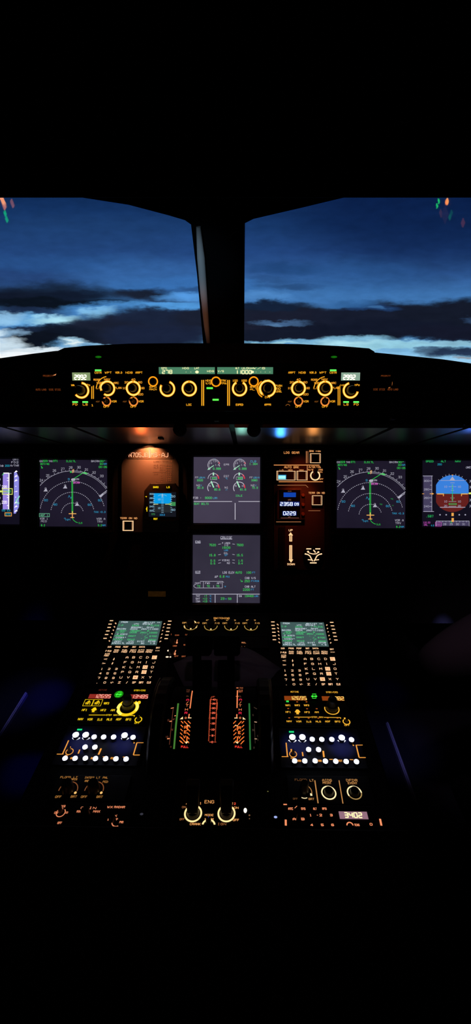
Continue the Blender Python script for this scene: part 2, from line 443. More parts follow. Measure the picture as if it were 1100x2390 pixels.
# ------------------------------------------------------------------ shell
WALLM = solid('dark_cabin_lining', '060607', 0.85, spec=0.05, bump=0.1, bscale=300)
WIN = Surf((0, 1.45, 1.15), (0, -math.cos(R(70)), math.sin(R(70))))
def st(o): return tag(o, kind='structure')
EDGE_L = [(-380, 372), (-100, 404), (0, 424), (190, 461), (300, 478), (395, 503), (432, 514), (446, 524)]
EDGE_R = [(572, 521), (592, 511), (700, 486), (800, 462), (1000, 424), (1100, 404), (1500, 372)]
def front_wall():
    m = MB(); pl = EDGE_L + [(460, 640), (477, 830)]; pr = [(570, 830), (571, 640)] + EDGE_R
    def slab(pts):
        q = [WIN.uv(*p) for p in pts]
        m.hull8([WIN.at(u, v, -0.05) for u, v in q], [WIN.at(u, v, 0.0) for u, v in q])
    slab([pl[8], pl[9], pr[0], pr[1], (572, 521), (446, 524)])
    top = [(-380, 60), (60, 60), (446, 60), (572, 60), (1100, 60), (1500, 60)]
    slab([(446, 524), (572, 521), (572, 60), (446, 60)])
    for i in range(len(EDGE_L)-1): slab([EDGE_L[i], EDGE_L[i+1], (EDGE_L[i+1][0], 60), (EDGE_L[i][0], 60)])
    for i in range(len(EDGE_R)-1): slab([EDGE_R[i], EDGE_R[i+1], (EDGE_R[i+1][0], 60), (EDGE_R[i][0], 60)])
    # sill below the glass
    m.hull8([(-1.139, 1.47, 0), (1.139, 1.47, 0), (1.139, 1.52, 0), (-1.139, 1.52, 0)], [(-1.139, 1.47, 1.10), (1.139, 1.47, 1.10), (1.139, 1.52, 1.12), (-1.139, 1.52, 1.12)])
    st(m.build('wall_front', WALLM))
front_wall()
st(boxw('floor', (-1.20, -0.85, -0.04), (1.20, 1.55, 0.0), solid('dark_floor_covering', '24242e', 0.9, spec=0.05, bump=0.3, bscale=500)))
st(boxw('wall_left', (-1.20, -0.85, 0.0), (-1.14, 1.50, 2.05), WALLM))
st(boxw('wall_right', (1.14, -0.85, 0.0), (1.20, 1.50, 2.05), WALLM))
st(boxw('wall_back', (-1.14, -0.85, 0.0), (1.14, -0.80, 2.05), WALLM))
st(boxw('ceiling', (-1.20, -0.85, 2.05), (1.20, 1.50, 2.10), WALLM))
# overhead coaming: leans back over the seats, its front lip is the top of the view
VP = Surf((0, 0.95, 1.4), (0, 0, 1))
zl = VP.P(200, 461).z; zr = VP.P(900, 461).z; z0 = (zl+zr)/2
def roof_lip():
    m = MB(); a = (zr-zl)/(VP.P(900, 461).x-VP.P(200, 461).x)
    def z(x): return z0 + a*(x-0.0)
    m.hull8([(-1.05, .95, z(-1.05)), (1.05, .95, z(1.05)), (1.05, 1.0, z(1.05)+.012), (-1.05, 1.0, z(-1.05)+.012)],
            [(-1.05, .95, 1.75), (1.05, .95, 1.75), (1.05, 1.0, 1.75), (-1.05, 1.0, 1.75)])
    m.hull8([(-1.05, -.3, 1.95), (1.05, -.3, 1.95), (1.05, .95, 1.62), (-1.05, .95, 1.62)], [(-1.05, -.3, 2.0), (1.05, -.3, 2.0), (1.05, .95, 1.70), (-1.05, .95, 1.70)])
    st(m.build('trim_1', WALLM))
roof_lip()
# windscreen glass: clear, with a weak mirror image of the lit cockpit
def glass():
    m = bpy.data.materials.new('windscreen_glass'); m.use_nodes = True; nt = m.node_tree; nt.nodes.clear()
    o = nt.nodes.new('ShaderNodeOutputMaterial'); t = nt.nodes.new('ShaderNodeBsdfTransparent'); g = nt.nodes.new('ShaderNodeBsdfGlossy'); x = nt.nodes.new('ShaderNodeMixShader')
    g.inputs['Roughness'].default_value = 0.02; x.inputs[0].default_value = 0.07
    nt.links.new(t.outputs[0], x.inputs[1]); nt.links.new(g.outputs[0], x.inputs[2]); nt.links.new(x.outputs[0], o.inputs[0])
    return m
GL = glass()
for i, pts in enumerate(([(-380, 372), (446, 524), (477, 830), (-380, 1000)], [(572, 521), (1500, 372), (1500, 1000), (570, 830)])):
    if i == 0: pts = EDGE_L + [(460, 640), (477, 830), (-380, 830)]
    else: pts = EDGE_R + [(1500, 830), (570, 830), (571, 640)]
    m = MB(); q = [WIN.uv(*p) for p in pts]
    m.hull8([WIN.at(u, v, -0.03) for u, v in q], [WIN.at(u, v, -0.028) for u, v in q])
    st(m.build('window_%d' % (i+1), GL))
# bright strip of bare metal down the left side of the centre post
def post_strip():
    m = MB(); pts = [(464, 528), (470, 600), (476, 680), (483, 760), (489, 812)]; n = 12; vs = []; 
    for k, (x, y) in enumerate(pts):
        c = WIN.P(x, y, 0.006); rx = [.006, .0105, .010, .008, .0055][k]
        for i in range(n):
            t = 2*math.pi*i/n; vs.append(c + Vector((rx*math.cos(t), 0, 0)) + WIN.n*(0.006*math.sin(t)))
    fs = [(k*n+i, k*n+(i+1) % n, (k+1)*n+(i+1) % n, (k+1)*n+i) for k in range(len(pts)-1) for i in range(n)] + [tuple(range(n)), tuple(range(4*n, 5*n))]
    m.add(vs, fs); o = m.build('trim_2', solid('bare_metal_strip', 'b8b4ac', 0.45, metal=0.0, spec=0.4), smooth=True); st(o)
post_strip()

# ------------------------------------------------------------------ glareshield
GV = Surf((0, 0.752, 1.1), (0, 0, 1))
def glareshield():
    t = thing('glareshield', (0, 0.8, 1.08), 'long black padded glareshield hood running below the windscreen', 'glareshield')
    m = MB()
    top = [(135, 819), (150, 812), (200, 807), (300, 802), (400, 801), (560, 801), (700, 803), (800, 808), (862, 813), (875, 821)]
    P = [GV.P(*p) for p in top]; zb = GV.P(500, 848).z
    for a, b in zip(P, P[1:]):
        m.hull8([(a.x, .752, zb), (b.x, .752, zb), (b.x*1.0, 1.2, zb-.02), (a.x, 1.2, zb-.02)],
                [(a.x, .752, a.z), (b.x, .752, b.z), (b.x, 1.2, b.z-.06), (a.x, 1.2, a.z-.06)])
    m.build('hood', solid('glareshield_leather', '0d0b0a', 0.55, spec=0.35, bump=0.4, bscale=700), t)
    GW = Surf((0, 0.77, 1.1), (0, 0, 1))
    for side, top in (('L', [(-500, 905), (-250, 866), (0, 836), (80, 825), (130, 819), (172, 817)]), ('R', [(840, 820), (880, 823), (960, 831), (1030, 838), (1100, 848), (1300, 872), (1600, 915)])):
        m = MB(); P = [GW.P(*p) for p in top]; zb = GW.P(30, 962).z if side == 'L' else GW.P(1000, 974).z
        for a, b in zip(P, P[1:]):
            m.hull8([(a.x, .77, zb), (b.x, .77, zb), (b.x, 1.2, zb+.0), (a.x, 1.2, zb)], [(a.x, .77, a.z), (b.x, .77, b.z), (b.x, 1.2, b.z-.06), (a.x, 1.2, a.z-.06)])
        m.build('side_hood', solid('glareshield_leather', '0d0b0a'), t)
    # box that carries the control panels
    z1 = GLARE.P(500, 848).z; x0 = GLARE.P(150, 900).x; x1 = GLARE.P(862, 900).x; b = GLARE.P(500, 962)
    m = MB(); tp = GLARE.P(500, 846)
    m.hull8([(x0, b.y+.004, b.z), (x1, b.y+.004, b.z), (x1, 1.1, b.z+.0), (x0, 1.1, b.z)], [(x0, tp.y+.004, tp.z), (x1, tp.y+.004, tp.z), (x1, 1.1, tp.z), (x0, 1.1, tp.z)])
    m.build('carrier_box', BLK, t, bevel=.002)
    # dashboard skin from the hood to the glass
    m = MB(); m.hull8([(-1.135, 1.2, .90), (1.135, 1.2, .90), (1.135, 1.465, .90), (-1.135, 1.465, .90)], [(-1.135, 1.2, 1.08), (1.135, 1.2, 1.08), (1.135, 1.465, 1.04), (-1.135, 1.465, 1.04)])
    m.build('dash_cover', BLK, t)
    return t
GSH = glareshield()
# glossy underside between hood and instrument panel
def soffit():
    t = GSH
    mat = solid('satin_grey_underside', '4c4846', 0.3, spec=0.6)
    m = MB(); a = (0.80, 1.052); b = (1.075, 0.958)
    for x0, x1 in ((-1.05, -.385), (-.375, -.26), (-.25, .02), (.03, .30), (.31, .43), (.44, 1.05)):
        m.hull8([(x0, a[0], a[1]), (x1, a[0], a[1]), (x1, b[0], b[1]), (x0, b[0], b[1])], [(x0, a[0], a[1]+.006), (x1, a[0], a[1]+.006), (x1, b[0], b[1]+.006), (x0, b[0], b[1]+.006)])
    m.build('underside_panel', mat, t)
    m = MB()
    m.hull8([(-1.05, a[0], a[1]+.006), (1.05, a[0], a[1]+.006), (1.05, b[0], b[1]+.006), (-1.05, b[0], b[1]+.006)], [(-1.05, a[0], a[1]+.012), (1.05, a[0], a[1]+.012), (1.05, b[0], b[1]+.012), (-1.05, b[0], b[1]+.012)])
    m.build('underside_backing', BLK, t)
    global SO
    SO = Surf((0, a[0], a[1]), (0, b[0]-a[0], b[1]-a[1]))
    SO.n = -SO.n
    # reading-lamp ball and small fixing slots
    for (x, y, r) in ((420, 992, .012), (593, 993, .012)):
        c = SO.P(x, y, .008); m = MB(); n = 16; vs = []
        for j in range(9):
            for i in range(n):
                p, q = math.pi*j/8, 2*math.pi*i/n; vs.append(c+Vector((r*math.sin(p)*math.cos(q), r*math.sin(p)*math.sin(q), r*math.cos(p))))
        m.add(vs, [(j*n+i, j*n+(i+1) % n, (j+1)*n+(i+1) % n, (j+1)*n+i) for j in range(8) for i in range(n)])
        m.build('ball_mount', BLK, t, smooth=True)
    for (x, y) in ((506, 979), (376, 1022), (918, 975)):
        block(t, SO, x-5, y-1.5, x+5, y+1.5, .003, BLK, 'fixing_slot')
soffit()

# ------------------------------------------------------------------ main panel slab, pedestal body
def main_panel():
    t = thing('instrument_panel', (0, .95, .62), 'wide black main instrument panel carrying all six screens', 'instrument panel')
    m = MB(); vt = PANEL.uv(550, 1044)[1]; vb = PANEL.uv(550, 1452)[1]
    a = [(-1.0, vb), (1.0, vb), (1.0, vt), (-1.0, vt)]
    m.hull8([PANEL.at(u, v, -.034) for u, v in a], [PANEL.at(u, v, -.004) for u, v in a]); m.build('panel_board', BLK, t)
    m = MB(); m.hull8([(-.98, 1.42, .01), (.98, 1.42, .01), (.98, 1.44, .01), (-.98, 1.44, .01)], [(-.98, 1.40, .85), (.98, 1.40, .85), (.98, 1.42, .85), (-.98, 1.42, .85)])
    m.build('footwell_bulkhead', BLK, t)
main_panel()
PW = .252
def pedestal():
    t = thing('centre_pedestal', (0, .5, 0.0), 'black centre pedestal between the seats carrying radio and keypad units', 'pedestal')
    h = -.0035
    m = MB(); yA, yB, yC = .18, .64, .835; zA = .6245+h; zC = FWD.at(0, (yC-.64)/math.cos(R(8)), h).z
    m.v = []; prof = [(yA, 0.001), (yA, zA), (yB, zA), (yC, zC), (yC+.05, zC-.16), (yC+.05, 0.001)]
    m.hull8([Vector((-PW, y, z)) for y, z in prof], [Vector((PW, y, z)) for y, z in prof])
    m.build('housing', BLK, t, bevel=.004)
    # rear cover, a low lid at the aft end
    p = AFT.lift(.016); y = p.P(500, 1929).y; zt = .6245+.016
    m = MB(); m.hull8([(-PW, .0, zA), (PW, .0, zA), (PW, y, zA), (-PW, y, zA)], [(-PW, .0, zt), (PW, .0, zt), (PW, y, zt), (-PW, y, zt)])
    m.build('rear_cover', BLK, t, bevel=.003)
    return t
pedestal()
# ------------------------------------------------------------------ screens on the main panel
G_W = 'b9b7c8'; G_G = '2ccc4c'; G_C = '35a8d8'; G_O = 'f0b060'; G_M = 'd060c0'
class Pen:
    """one set of marks per colour, each built as its own part"""
    def __init__(s, surf, w=.0012, k=1.0): s.surf, s.w, s.m, s.k = surf, w, {}, k
    def __call__(s, name, hexc, k=None, w=None):
        key = name
        if key not in s.m: s.m[key] = (Mk(s.surf, w or s.w), hexc, k or s.k)
        return s.m[key][0]
    def flush(s, parent):
        for n, (mk, h, k) in s.m.items():
            if mk.v: mk.build(n, glow(h, k), parent)

def display(name, x0, y0, x1, y1, mat, label, surf=PANEL, border=17, cat='display screen'):
    cx, cy = (x0+x1)/2, (y0+y1)/2
    t = thing(name, surf.P(cx, cy), label, cat)
    recess_bezel(t, surf, x0, y0, x1, y1, border, .006, BEZ)
    mk = Mk(surf, .0007); mk.rect(x0, y0, x1, y1); mk.build('screen', mat, t)
    for (x, y) in ((x0-border*.6, y0-border*.6), (x1+border*.6, y0-border*.6), (x0-border*.6, y1+border*.6), (x1+border*.6, y1+border*.6)):
        if 0: pass
    m = MB(); n = 10
    for (x, y) in ((x0-border*.62, y0-border*.62), (x1+border*.62, y0-border*.62), (x0-border*.62, y1+border*.62), (x1+border*.62, y1+border*.62)):
        u, v = surf.uv(x, y); r = .0028
        m.hull8([surf.at(u+r*math.cos(2*math.pi*i/n), v+r*math.sin(2*math.pi*i/n), .006) for i in range(n)], [surf.at(u+r*math.cos(2*math.pi*i/n), v+r*math.sin(2*math.pi*i/n), .0078) for i in range(n)])
    m.build('corner_screws', KNOBG, t)
    return t

# ---- navigation display, laid out once and copied across
def nav():
    t = display('navigation_display', 93, 1073.5, 250, 1229, SCREEN_ND, 'left arc map screen with green route line and white range rings')
    p = Pen(PANEL); W = p('white_symbology', G_W, .85); G = p('green_symbology', G_G); C = p('cyan_symbology', G_C, .8); O = p('amber_symbology', G_O); Mg = p('magenta_symbology', G_M)
    cx, cy = 169.5, 1200
    W.arc(cx, cy, 100.5, .9, -49, 53, n=40); W.arc(cx, cy, 97.6, .7, -2, 53, n=20)
    for k in range(-9, 11):
        a = R(k*5 + 1); r = 100.5; l = 5 if k % 2 else 3
        if -50 < k*5+1 < 52: W.line(cx+math.sin(a)*r, cy-math.cos(a)*r, cx+math.sin(a)*(r+l), cy-math.cos(a)*(r+l), .7 if abs(k) < 20 else 1)
    for r, a0, a1, n in ((76, -80, 77, 46), (51, -79, 79, 32), (26, -84, 78, 17)): W.arc(cx, cy, r, 1.3, a0, a1, dash=n)
    for tx, x, y in (('24', 97, 1121), ('25', 112, 1110), ('26', 127.5, 1098.5), ('27', 147, 1094.6), ('28', 165.5, 1091.4), ('30', 184.8, 1090.8), ('31', 202.6, 1096), ('32', 220, 1103), ('33', 238, 1111)):
        W.text(x, y, tx, 5.4, 8, .01)
    G.line(168.4, 1198, 168, 1122, 1.1); G.line(170.6, 1198, 170.2, 1122, 1.1); G.lines([(170, 1119), (195, 1103.5)], 1.2); G.poly((192, 1103), (199, 1101.5), (207, 1105.5), (200, 1107)); G.disc(166, 1102, 2.4, 1.6)
    G.lines([(169.5, 1209), (172, 1214), (177, 1218), (182, 1220)], 1.1); G.text(188, 1220.5, 'ILS', 3.6, 9)
    O.line(170, 1096, 170, 1104, 1.3); O.line(172.4, 1095, 172.4, 1103, 1.3)
    O.line(161, 1199, 178.5, 1199, 1.8); O.line(169.5, 1193, 169.5, 1209, 2.0); O.line(165, 1208, 174, 1208, 1.6)
    W.disc(171.5, 1119.5, 5, 3); W.text(178, 1118.5, 'BAIRN', 4, 14, .02); Mg.text(179, 1126.5, 'BAIRN', 4.6, 15, .03); C.text(161, 1118.6, '9', 4.6, 4)
    for x, y in ((107, 1144), (152.5, 1137), (180, 1177.5)):
        W.poly((x-5, y+3), (x+5, y+3), (x+1, y-5)); W.text(x, y-4, '0', 4, 4)
    for x, y in ((108, 1167.5), (130, 1177.5), (209.6, 1178), (233.6, 1167.7)): C.text(x, y, '60', 4.6, 8, .02)
    C.text(164, 1160, 'N', 6, 7, .02, rot=-20)
    W.line(232, 1158, 250, 1145, 1.6); W.line(234, 1160, 249, 1149, 1.2); W.poly((232, 1159), (240, 1151), (243, 1154), (236, 1161))
    C.text(225, 1195, 'TAX', 4, 11, .02); C.text(240, 1195, '+0.3', 4, 13, .02); C.text(152, 1210.5, '\u2191', 4, 5); C.text(159, 1213, 'NM', 4.2, 10, .02)
    W.text(96.5, 1076.5, 'GS', 4, 7, .01); G.text(106, 1076, '323', 4.4, 11, .02); W.text(118.5, 1076.5, 'TAS', 4, 9, .01); G.text(130, 1076, '371', 4.4, 11, .02)
    G.text(105, 1083, '307/46', 4.2, 21, .02); G.line(96.5, 1088, 100, 1093, 1.4); G.text(98.5, 1092, 'v', 3.5, 4, .02)
    G.text(166, 1076.5, 'ILS17L', 4.4, 23, .02); W.text(223, 1076.5, 'BAIRN', 4.2, 19, .02); G.text(240, 1076.5, '301\u00b0', 4.2, 12, .02)
    G.text(237, 1083, '30', 4.2, 8, .02); C.text(246, 1083, 'NM', 4, 7, .02); G.text(240.5, 1090, '00:05', 4.4, 19, .02)
    W.text(236, 1211, 'VOR A', 4.6, 20, .02); W.text(233.5, 1217.5, 'TRV', 4.6, 13, .02); G.text(233.5, 1226, '9.2', 4.4, 9, .02); C.text(243, 1226, 'NM', 4, 7, .02)
    p.flush(t)
    return t
ndl = nav()
DX = PANEL.uv(866.5, 1150)[0] - PANEL.uv(171.5, 1150)[0]
ndr = dup(ndl, DX, 'right arc map screen with green route line, beside the attitude screen')
p = Pen(PANEL, .0014); q = p('tuned_station_note', '7ad8a8', .8); q.frame(92.5, 1198.5, 116, 1206, .9); q.text(104, 1202.4, 'ADF 1', 4, 18, .02)
q2 = p('station_note', G_W, .8); q2.text(103, 1210.5, 'VOR 1', 4.4, 19, .02); q2.text(103, 1216.5, 'MCO', 4.2, 13, .02)
q3 = p('distance_note', G_G); q3.text(101, 1226, '8.2', 4.4, 9, .02); p.flush(ndl)
p = Pen(PANEL, .0014); q = p('weather_returns', '2a7a44', .7); q.poly((911, 1163), (917, 1163), (918, 1167), (913, 1165)); q.poly((886, 1175), (893, 1176), (892, 1179), (887, 1178)); q.poly((914, 1179), (919, 1179), (918, 1181.5)); p.flush(ndr)

# ---- primary flight display, laid out across the cropped pair and shared
def pfd():
    X = 1094.0                       # the left screen shows the right half of the layout, the right one the left half
    t = display('attitude_display', 986, 1075, 1144, 1229, SCREEN_PF, 'right attitude screen, blue sky over brown ground, at right edge')
    p = Pen(PANEL, .0012)
    sky_ = p('sky_half', '3a80dc', 1.0, .0009); gr = p('ground_half', '64201e', 1.0, .0009); tp = p('scale_tapes', '453f5c', 1.0, .0009)
    W = p('white_symbology', 'b8b6cc', .85, .0014); G = p('green_symbology', '28c060', 1, .0014); C = p('cyan_symbology', '20a8c8', .9, .0016); O = p('amber_symbology', 'f0a850', 1, .0016); Mg = p('magenta_symbology', 'c050b8', .9, .0014)
    cx, cy, r = 1056, 1152, 43
    def ball(mk, a0, a1):
        pts = []
        for i in range(41):
            a = R(a0+(a1-a0)*i/40); x = cx+math.cos(a)*r; y = cy-math.sin(a)*r
            x = min(max(x, cx-38), cx+38); pts.append((x, y))
        mk.poly(*pts)
    ball(sky_, 0, 180); ball(gr, 180, 360)
    W.line(1028, 1121.5, 1084, 1121.5, 1); W.line(1027, 1184, 1086, 1184, 1.4)
    for y, w in ((1127, 5), (1136, 9), (1144.5, 4), (1162.5, 5), (1170.5, 9), (1182, 9), (1132, 2), (1140, 2), (1158, 2), (1166, 2)): W.line(cx-w, y, cx+w, y, .8)
    for x in (1040, 1072): W.text(x, 1136, '10', 4.4, 7, .015); W.text(x, 1170.5, '10', 4.4, 7, .015); W.text(x, 1181, '20', 4.4, 7, .015)
    G.line(cx, 1131, cx, 1171, 1.4); G.frame(1048, 1175, 1065, 1178, 1)
    C.line(1020, 1152, 1092, 1152, 1.2)
    O.poly((1054, 1108), (1058, 1108), (1056, 1111)); 
    W.poly((1049.5, 1121), (1062, 1121), (1056, 1112))
    for a in (-45, -30, -20, -10, 10, 20, 30, 45): W.line(cx+math.sin(R(a))*43, cy-math.cos(R(a))*43, cx+math.sin(R(a))*46.5, cy-math.cos(R(a))*46.5, .9)
    for s in (-1, 1): O.line(cx+s*36, 1153, cx+s*20, 1153, 2.2); O.line(cx+s*21, 1153, cx+s*21, 1158, 2)
    O.line(1003, 1152.5, 1012, 1152.5, 1.6); O.poly((1008, 1150), (1008, 1155), (1013, 1152.5)); O.line(985.5, 1152.5, 990, 1152.5, 1.3); O.line(1093, 1152, 1115, 1152, 1.6)
    O.rect(1053.6, 1197, 1059, 1204.5); O.rect(1053.8, 1209, 1059.2, 1218)
    # speed tape
    tp.rect(988.5, 1111, 1008, 1194); W.line(987, 1111, 1010, 1111, 1.2); W.line(988, 1194, 1013, 1194, 1.2); W.line(1008, 1111, 1008, 1194, 1)
    for i, v in enumerate(('300', '280', '260', '240')): W.text(995.5, 1122.5+19.8*i, v, 4.4, 12, .02); W.line(1002.5, 1122.5+19.8*i, 1008, 1122.5+19.8*i, 1)
    for i in range(3): W.line(1004, 1132.5+19.8*i, 1008, 1132.5+19.8*i, .9)
    G.text(1003, 1204.8, '.587', 5.2, 17, .02); Mg.text(996, 1219.5, '110.50', 4, 16, .02); Mg.text(994, 1225, 'ORL', 4, 9, .02); C.text(1009.5, 1226.5, '4.5', 3.8, 7, .02)
    G.text(1003, 1077, 'SPEED', 4.2, 18, .02); G.text(1035, 1077, 'ALT', 4.2, 11, .02); G.text(1069, 1077, 'NAV', 4.2, 13, .02); C.text(1026, 1084, '250', 4, 10, .02)
    W.text(1096, 1091.5, 'CAT 3', 4, 17, .01)
    for x in (1027, 1041.5, 1072, 1086): W.disc(x, 1201.5, 1.8, 1.6)
    # heading tape
    tp.rect(1018, 1216, 1094.5, 1227); W.lines([(1018, 1228), (1018, 1216), (1095, 1216), (1095, 1228)], 1); Mg.frame(1016.5, 1219, 1030, 1228, 1); Mg.text(1023, 1224, '293', 4, 9)
    for i, v in enumerate(('28', '29', '30', '31')): W.text(1038+14.8*i, 1223.5, v, 4.4, 7, .01)
    for i in range(9): W.line(1025+8*i, 1216, 1025+8*i, 1219, .8)
    G.line(1053, 1216, 1053, 1221, 1.6)
    # altitude and climb tapes (px of the left-hand screen + X)
    ltp = p('lit_altitude_tape', '9a86e0', 1.0, .0010); lv = p('lit_climb_tape', '8f8ce6', 1, .0010); bw = p('bright_figures', 'fff6ff', 1.1, .0015); yg = p('yellow_altitude_window', 'd8e86a', 1, .0017); gg = p('green_altitude_readout', '50e070', 1, .0019)
    ltp.rect(X+10, 1110, X+23, 1194); lv.poly((X+37, 1106), (X+42, 1105), (X+48.5, 1118), (X+48.5, 1188), (X+41, 1204), (X+36, 1204))
    bw.lines([(X+11.5, 1108.5), (X+25, 1108.5), (X+24.2, 1194)], 2.4); W.line(X+26, 1109, X+31, 1109, 1.8)
    for y in (1120, 1126, 1160, 1166, 1185): bw.line(X+20, y, X+24, y, 1.4)
    for y in (1141, 1177): bw.text(X+14, y, '220', 6.5, 12, .05)
    for y in (1105, 1116, 1126, 1178, 1187.5, 1198): bw.poly((X+37.5, y+2.8), (X+46, y-.5), (X+42.5, y-3.2), (X+40, y-1)); 
    bw.poly((X+36, 1153), (X+45, 1150), (X+45, 1152.5)); bw.disc(X+41.5, 1139.5, 1.2, 1); bw.disc(X+41, 1165, 1.2, 1)
    gn = p('climb_needle', '8cf0c0', 1, .0018); gn.lines([(X+41, 1177), (X+51, 1162)], 2.2); gn.text(X+46, 1179, '06', 4.4, 7, .03)
    yg.frame(X+9.5, 1145, X+33, 1158.5, 1.6); yg.rect(X, 1149.5, X+10, 1153.5); gg.text(X+20, 1151.5, '21660', 5.4, 18, .03)
    gg.poly((X+8, 1114), (X+12, 1108.5), (X+14, 1110)); C.text(X+18, 1196.5, 'STD ILS', 4.6, 20, .02); O.frame(X+15.5, 1202, X+31, 1209.5, 1.4); C.text(X+23, 1205.8, 'STD', 5, 11, .03)
    W.text(X+41, 1076, 'CAT1', 4.5, 13, .02); W.text(X+39, 1083, 'FD2', 4.5, 17, .02); W.text(X+38.5, 1090.5, 'A/THR', 4.5, 20, .02); W.text(X+4, 1091, 'MDA', 4.4, 15, .02); C.text(X+21, 1091, '200', 4.4, 11, .02)
    for y in (1123, 1137, 1167, 1181): W.arc(X+1, y, 3, 1.4, 30, 160)
    p.flush(t); return t
pfr = pfd()
PX = PANEL.uv(985.5, 1152)[0] - PANEL.uv(985.5-1094, 1152)[0]
pfl = dup(pfr, -PX, 'left attitude screen at photo edge with lilac altitude and climb tapes')

# ---- engine display
def ewd():
    t = display('engine_display', 452, 1067, 607, 1221, SCREEN_EW, 'upper centre screen with six small engine gauges in pairs')
    p = Pen(PANEL); W = p('white_symbology', 'c8c4d2', .9); G = p('green_symbology', '4cd874', .9); C = p('cyan_symbology', '4cb4dc', .8); Rd = p('red_bands', 'e03848', 1); B = p('needles', 'a8f0c4', 1)
    for cx, n1, n2, n3 in ((499.5, '0.999', '405', '80.6'), (559.7, '0.999', '388', '81.6')):
        W.arc(cx, 1085.8, 14, 1.0, -140, 80, n=30); W.arc(cx, 1085.8, 11.5, .6, -140, 60, n=24); Rd.arc(cx, 1085.8, 13.5, 2.4, 58, 76); W.line(cx+13, 1085, cx+13, 1089, 1)
        B.line(cx-14, 1095.5, cx, 1086.5, 1.5); B.poly((cx-15, 1097), (cx-9, 1095.5), (cx-11, 1092.5)); G.text(cx+7, 1094, n1, 5, 18, .03)
        W.text(cx+8, 1085, '1.5', 3.5, 10, .02); W.text(cx-7.5, 1081, '1.0', 3.2, 6, .01); W.text(cx+2, 1077, '1.2', 3.2, 6, .01); C.text(cx+2, 1071.5, '\u2228', 2.6, 4)
        W.arc(cx-1, 1117.5, 12.6, 1.2, -90, 60, n=20); Rd.arc(cx-1, 1117.5, 12.3, 2.6, 38, 90); B.rect(cx-2.6, 1103, cx+.6, 1110); W.frame(cx-8, 1113, cx+7, 1119.5, .6); G.text(cx+.5, 1116.3, n2, 4.8, 11, .03)
        W.arc(cx-1, 1138.5, 13.4, 1.6, -125, 55, n=24); Rd.arc(cx-1, 1138.5, 13, 2.6, 55, 92); B.line(cx-6.5, 1123, cx-.2, 1138, 2.8); W.text(cx-9, 1134, '5', 3.4, 4, .02); W.text(cx+7.5, 1134, '10', 3.6, 6, .03); G.text(cx+8, 1142.5, n3, 4.8, 14, .03)
    W.text(529, 1084.5, 'EPR', 4.4, 12, .01); W.text(529, 1111.5, 'EGT', 4.4, 12, .01); C.text(529, 1117, '\u00b0C', 3.6, 5, .02); W.text(529, 1138, 'N1', 4.4, 8, .02); C.text(529, 1143, '%', 3.6, 4, .02)
    C.text(591.5, 1077, 'CLB', 4.4, 13, .02); G.text(592, 1083, '1.384', 4.6, 19, .02)
    for x, a, b in ((467, '3320', '80.8'), (594, '3380', '79.9')):
        W.text(x-7.5, 1114.5, 'FF', 4, 7, .01); C.text(x+4.5, 1114.8, 'LBS/H', 3.8, 14, .02); G.text(x, 1121, a, 4.4, 14, .03)
        W.text(x-4, 1132.8, 'N2', 4, 8, .02); C.text(x+3, 1133, '%', 3.8, 3, .02); G.text(x+1, 1138.5, b, 4.6, 14, .02)
    W.text(461, 1162, 'FOB :', 4.6, 19, .02); G.text(487, 1162, '9000', 4.8, 16, .03); C.text(502.5, 1162.3, 'LBS', 4.2, 10, .02); G.text(558, 1157, 'IDLE', 4.4, 16, .02)
    W.line(452.5, 1170.5, 542, 1170.5, 1.4); W.line(557, 1170.5, 606.5, 1170.5, 1.4); W.line(549.2, 1174, 549.2, 1213, 1.7)
    G.text(470, 1175.8, 'SEAT BELTS', 4.6, 34, .02)
    p.flush(t)
ewd()
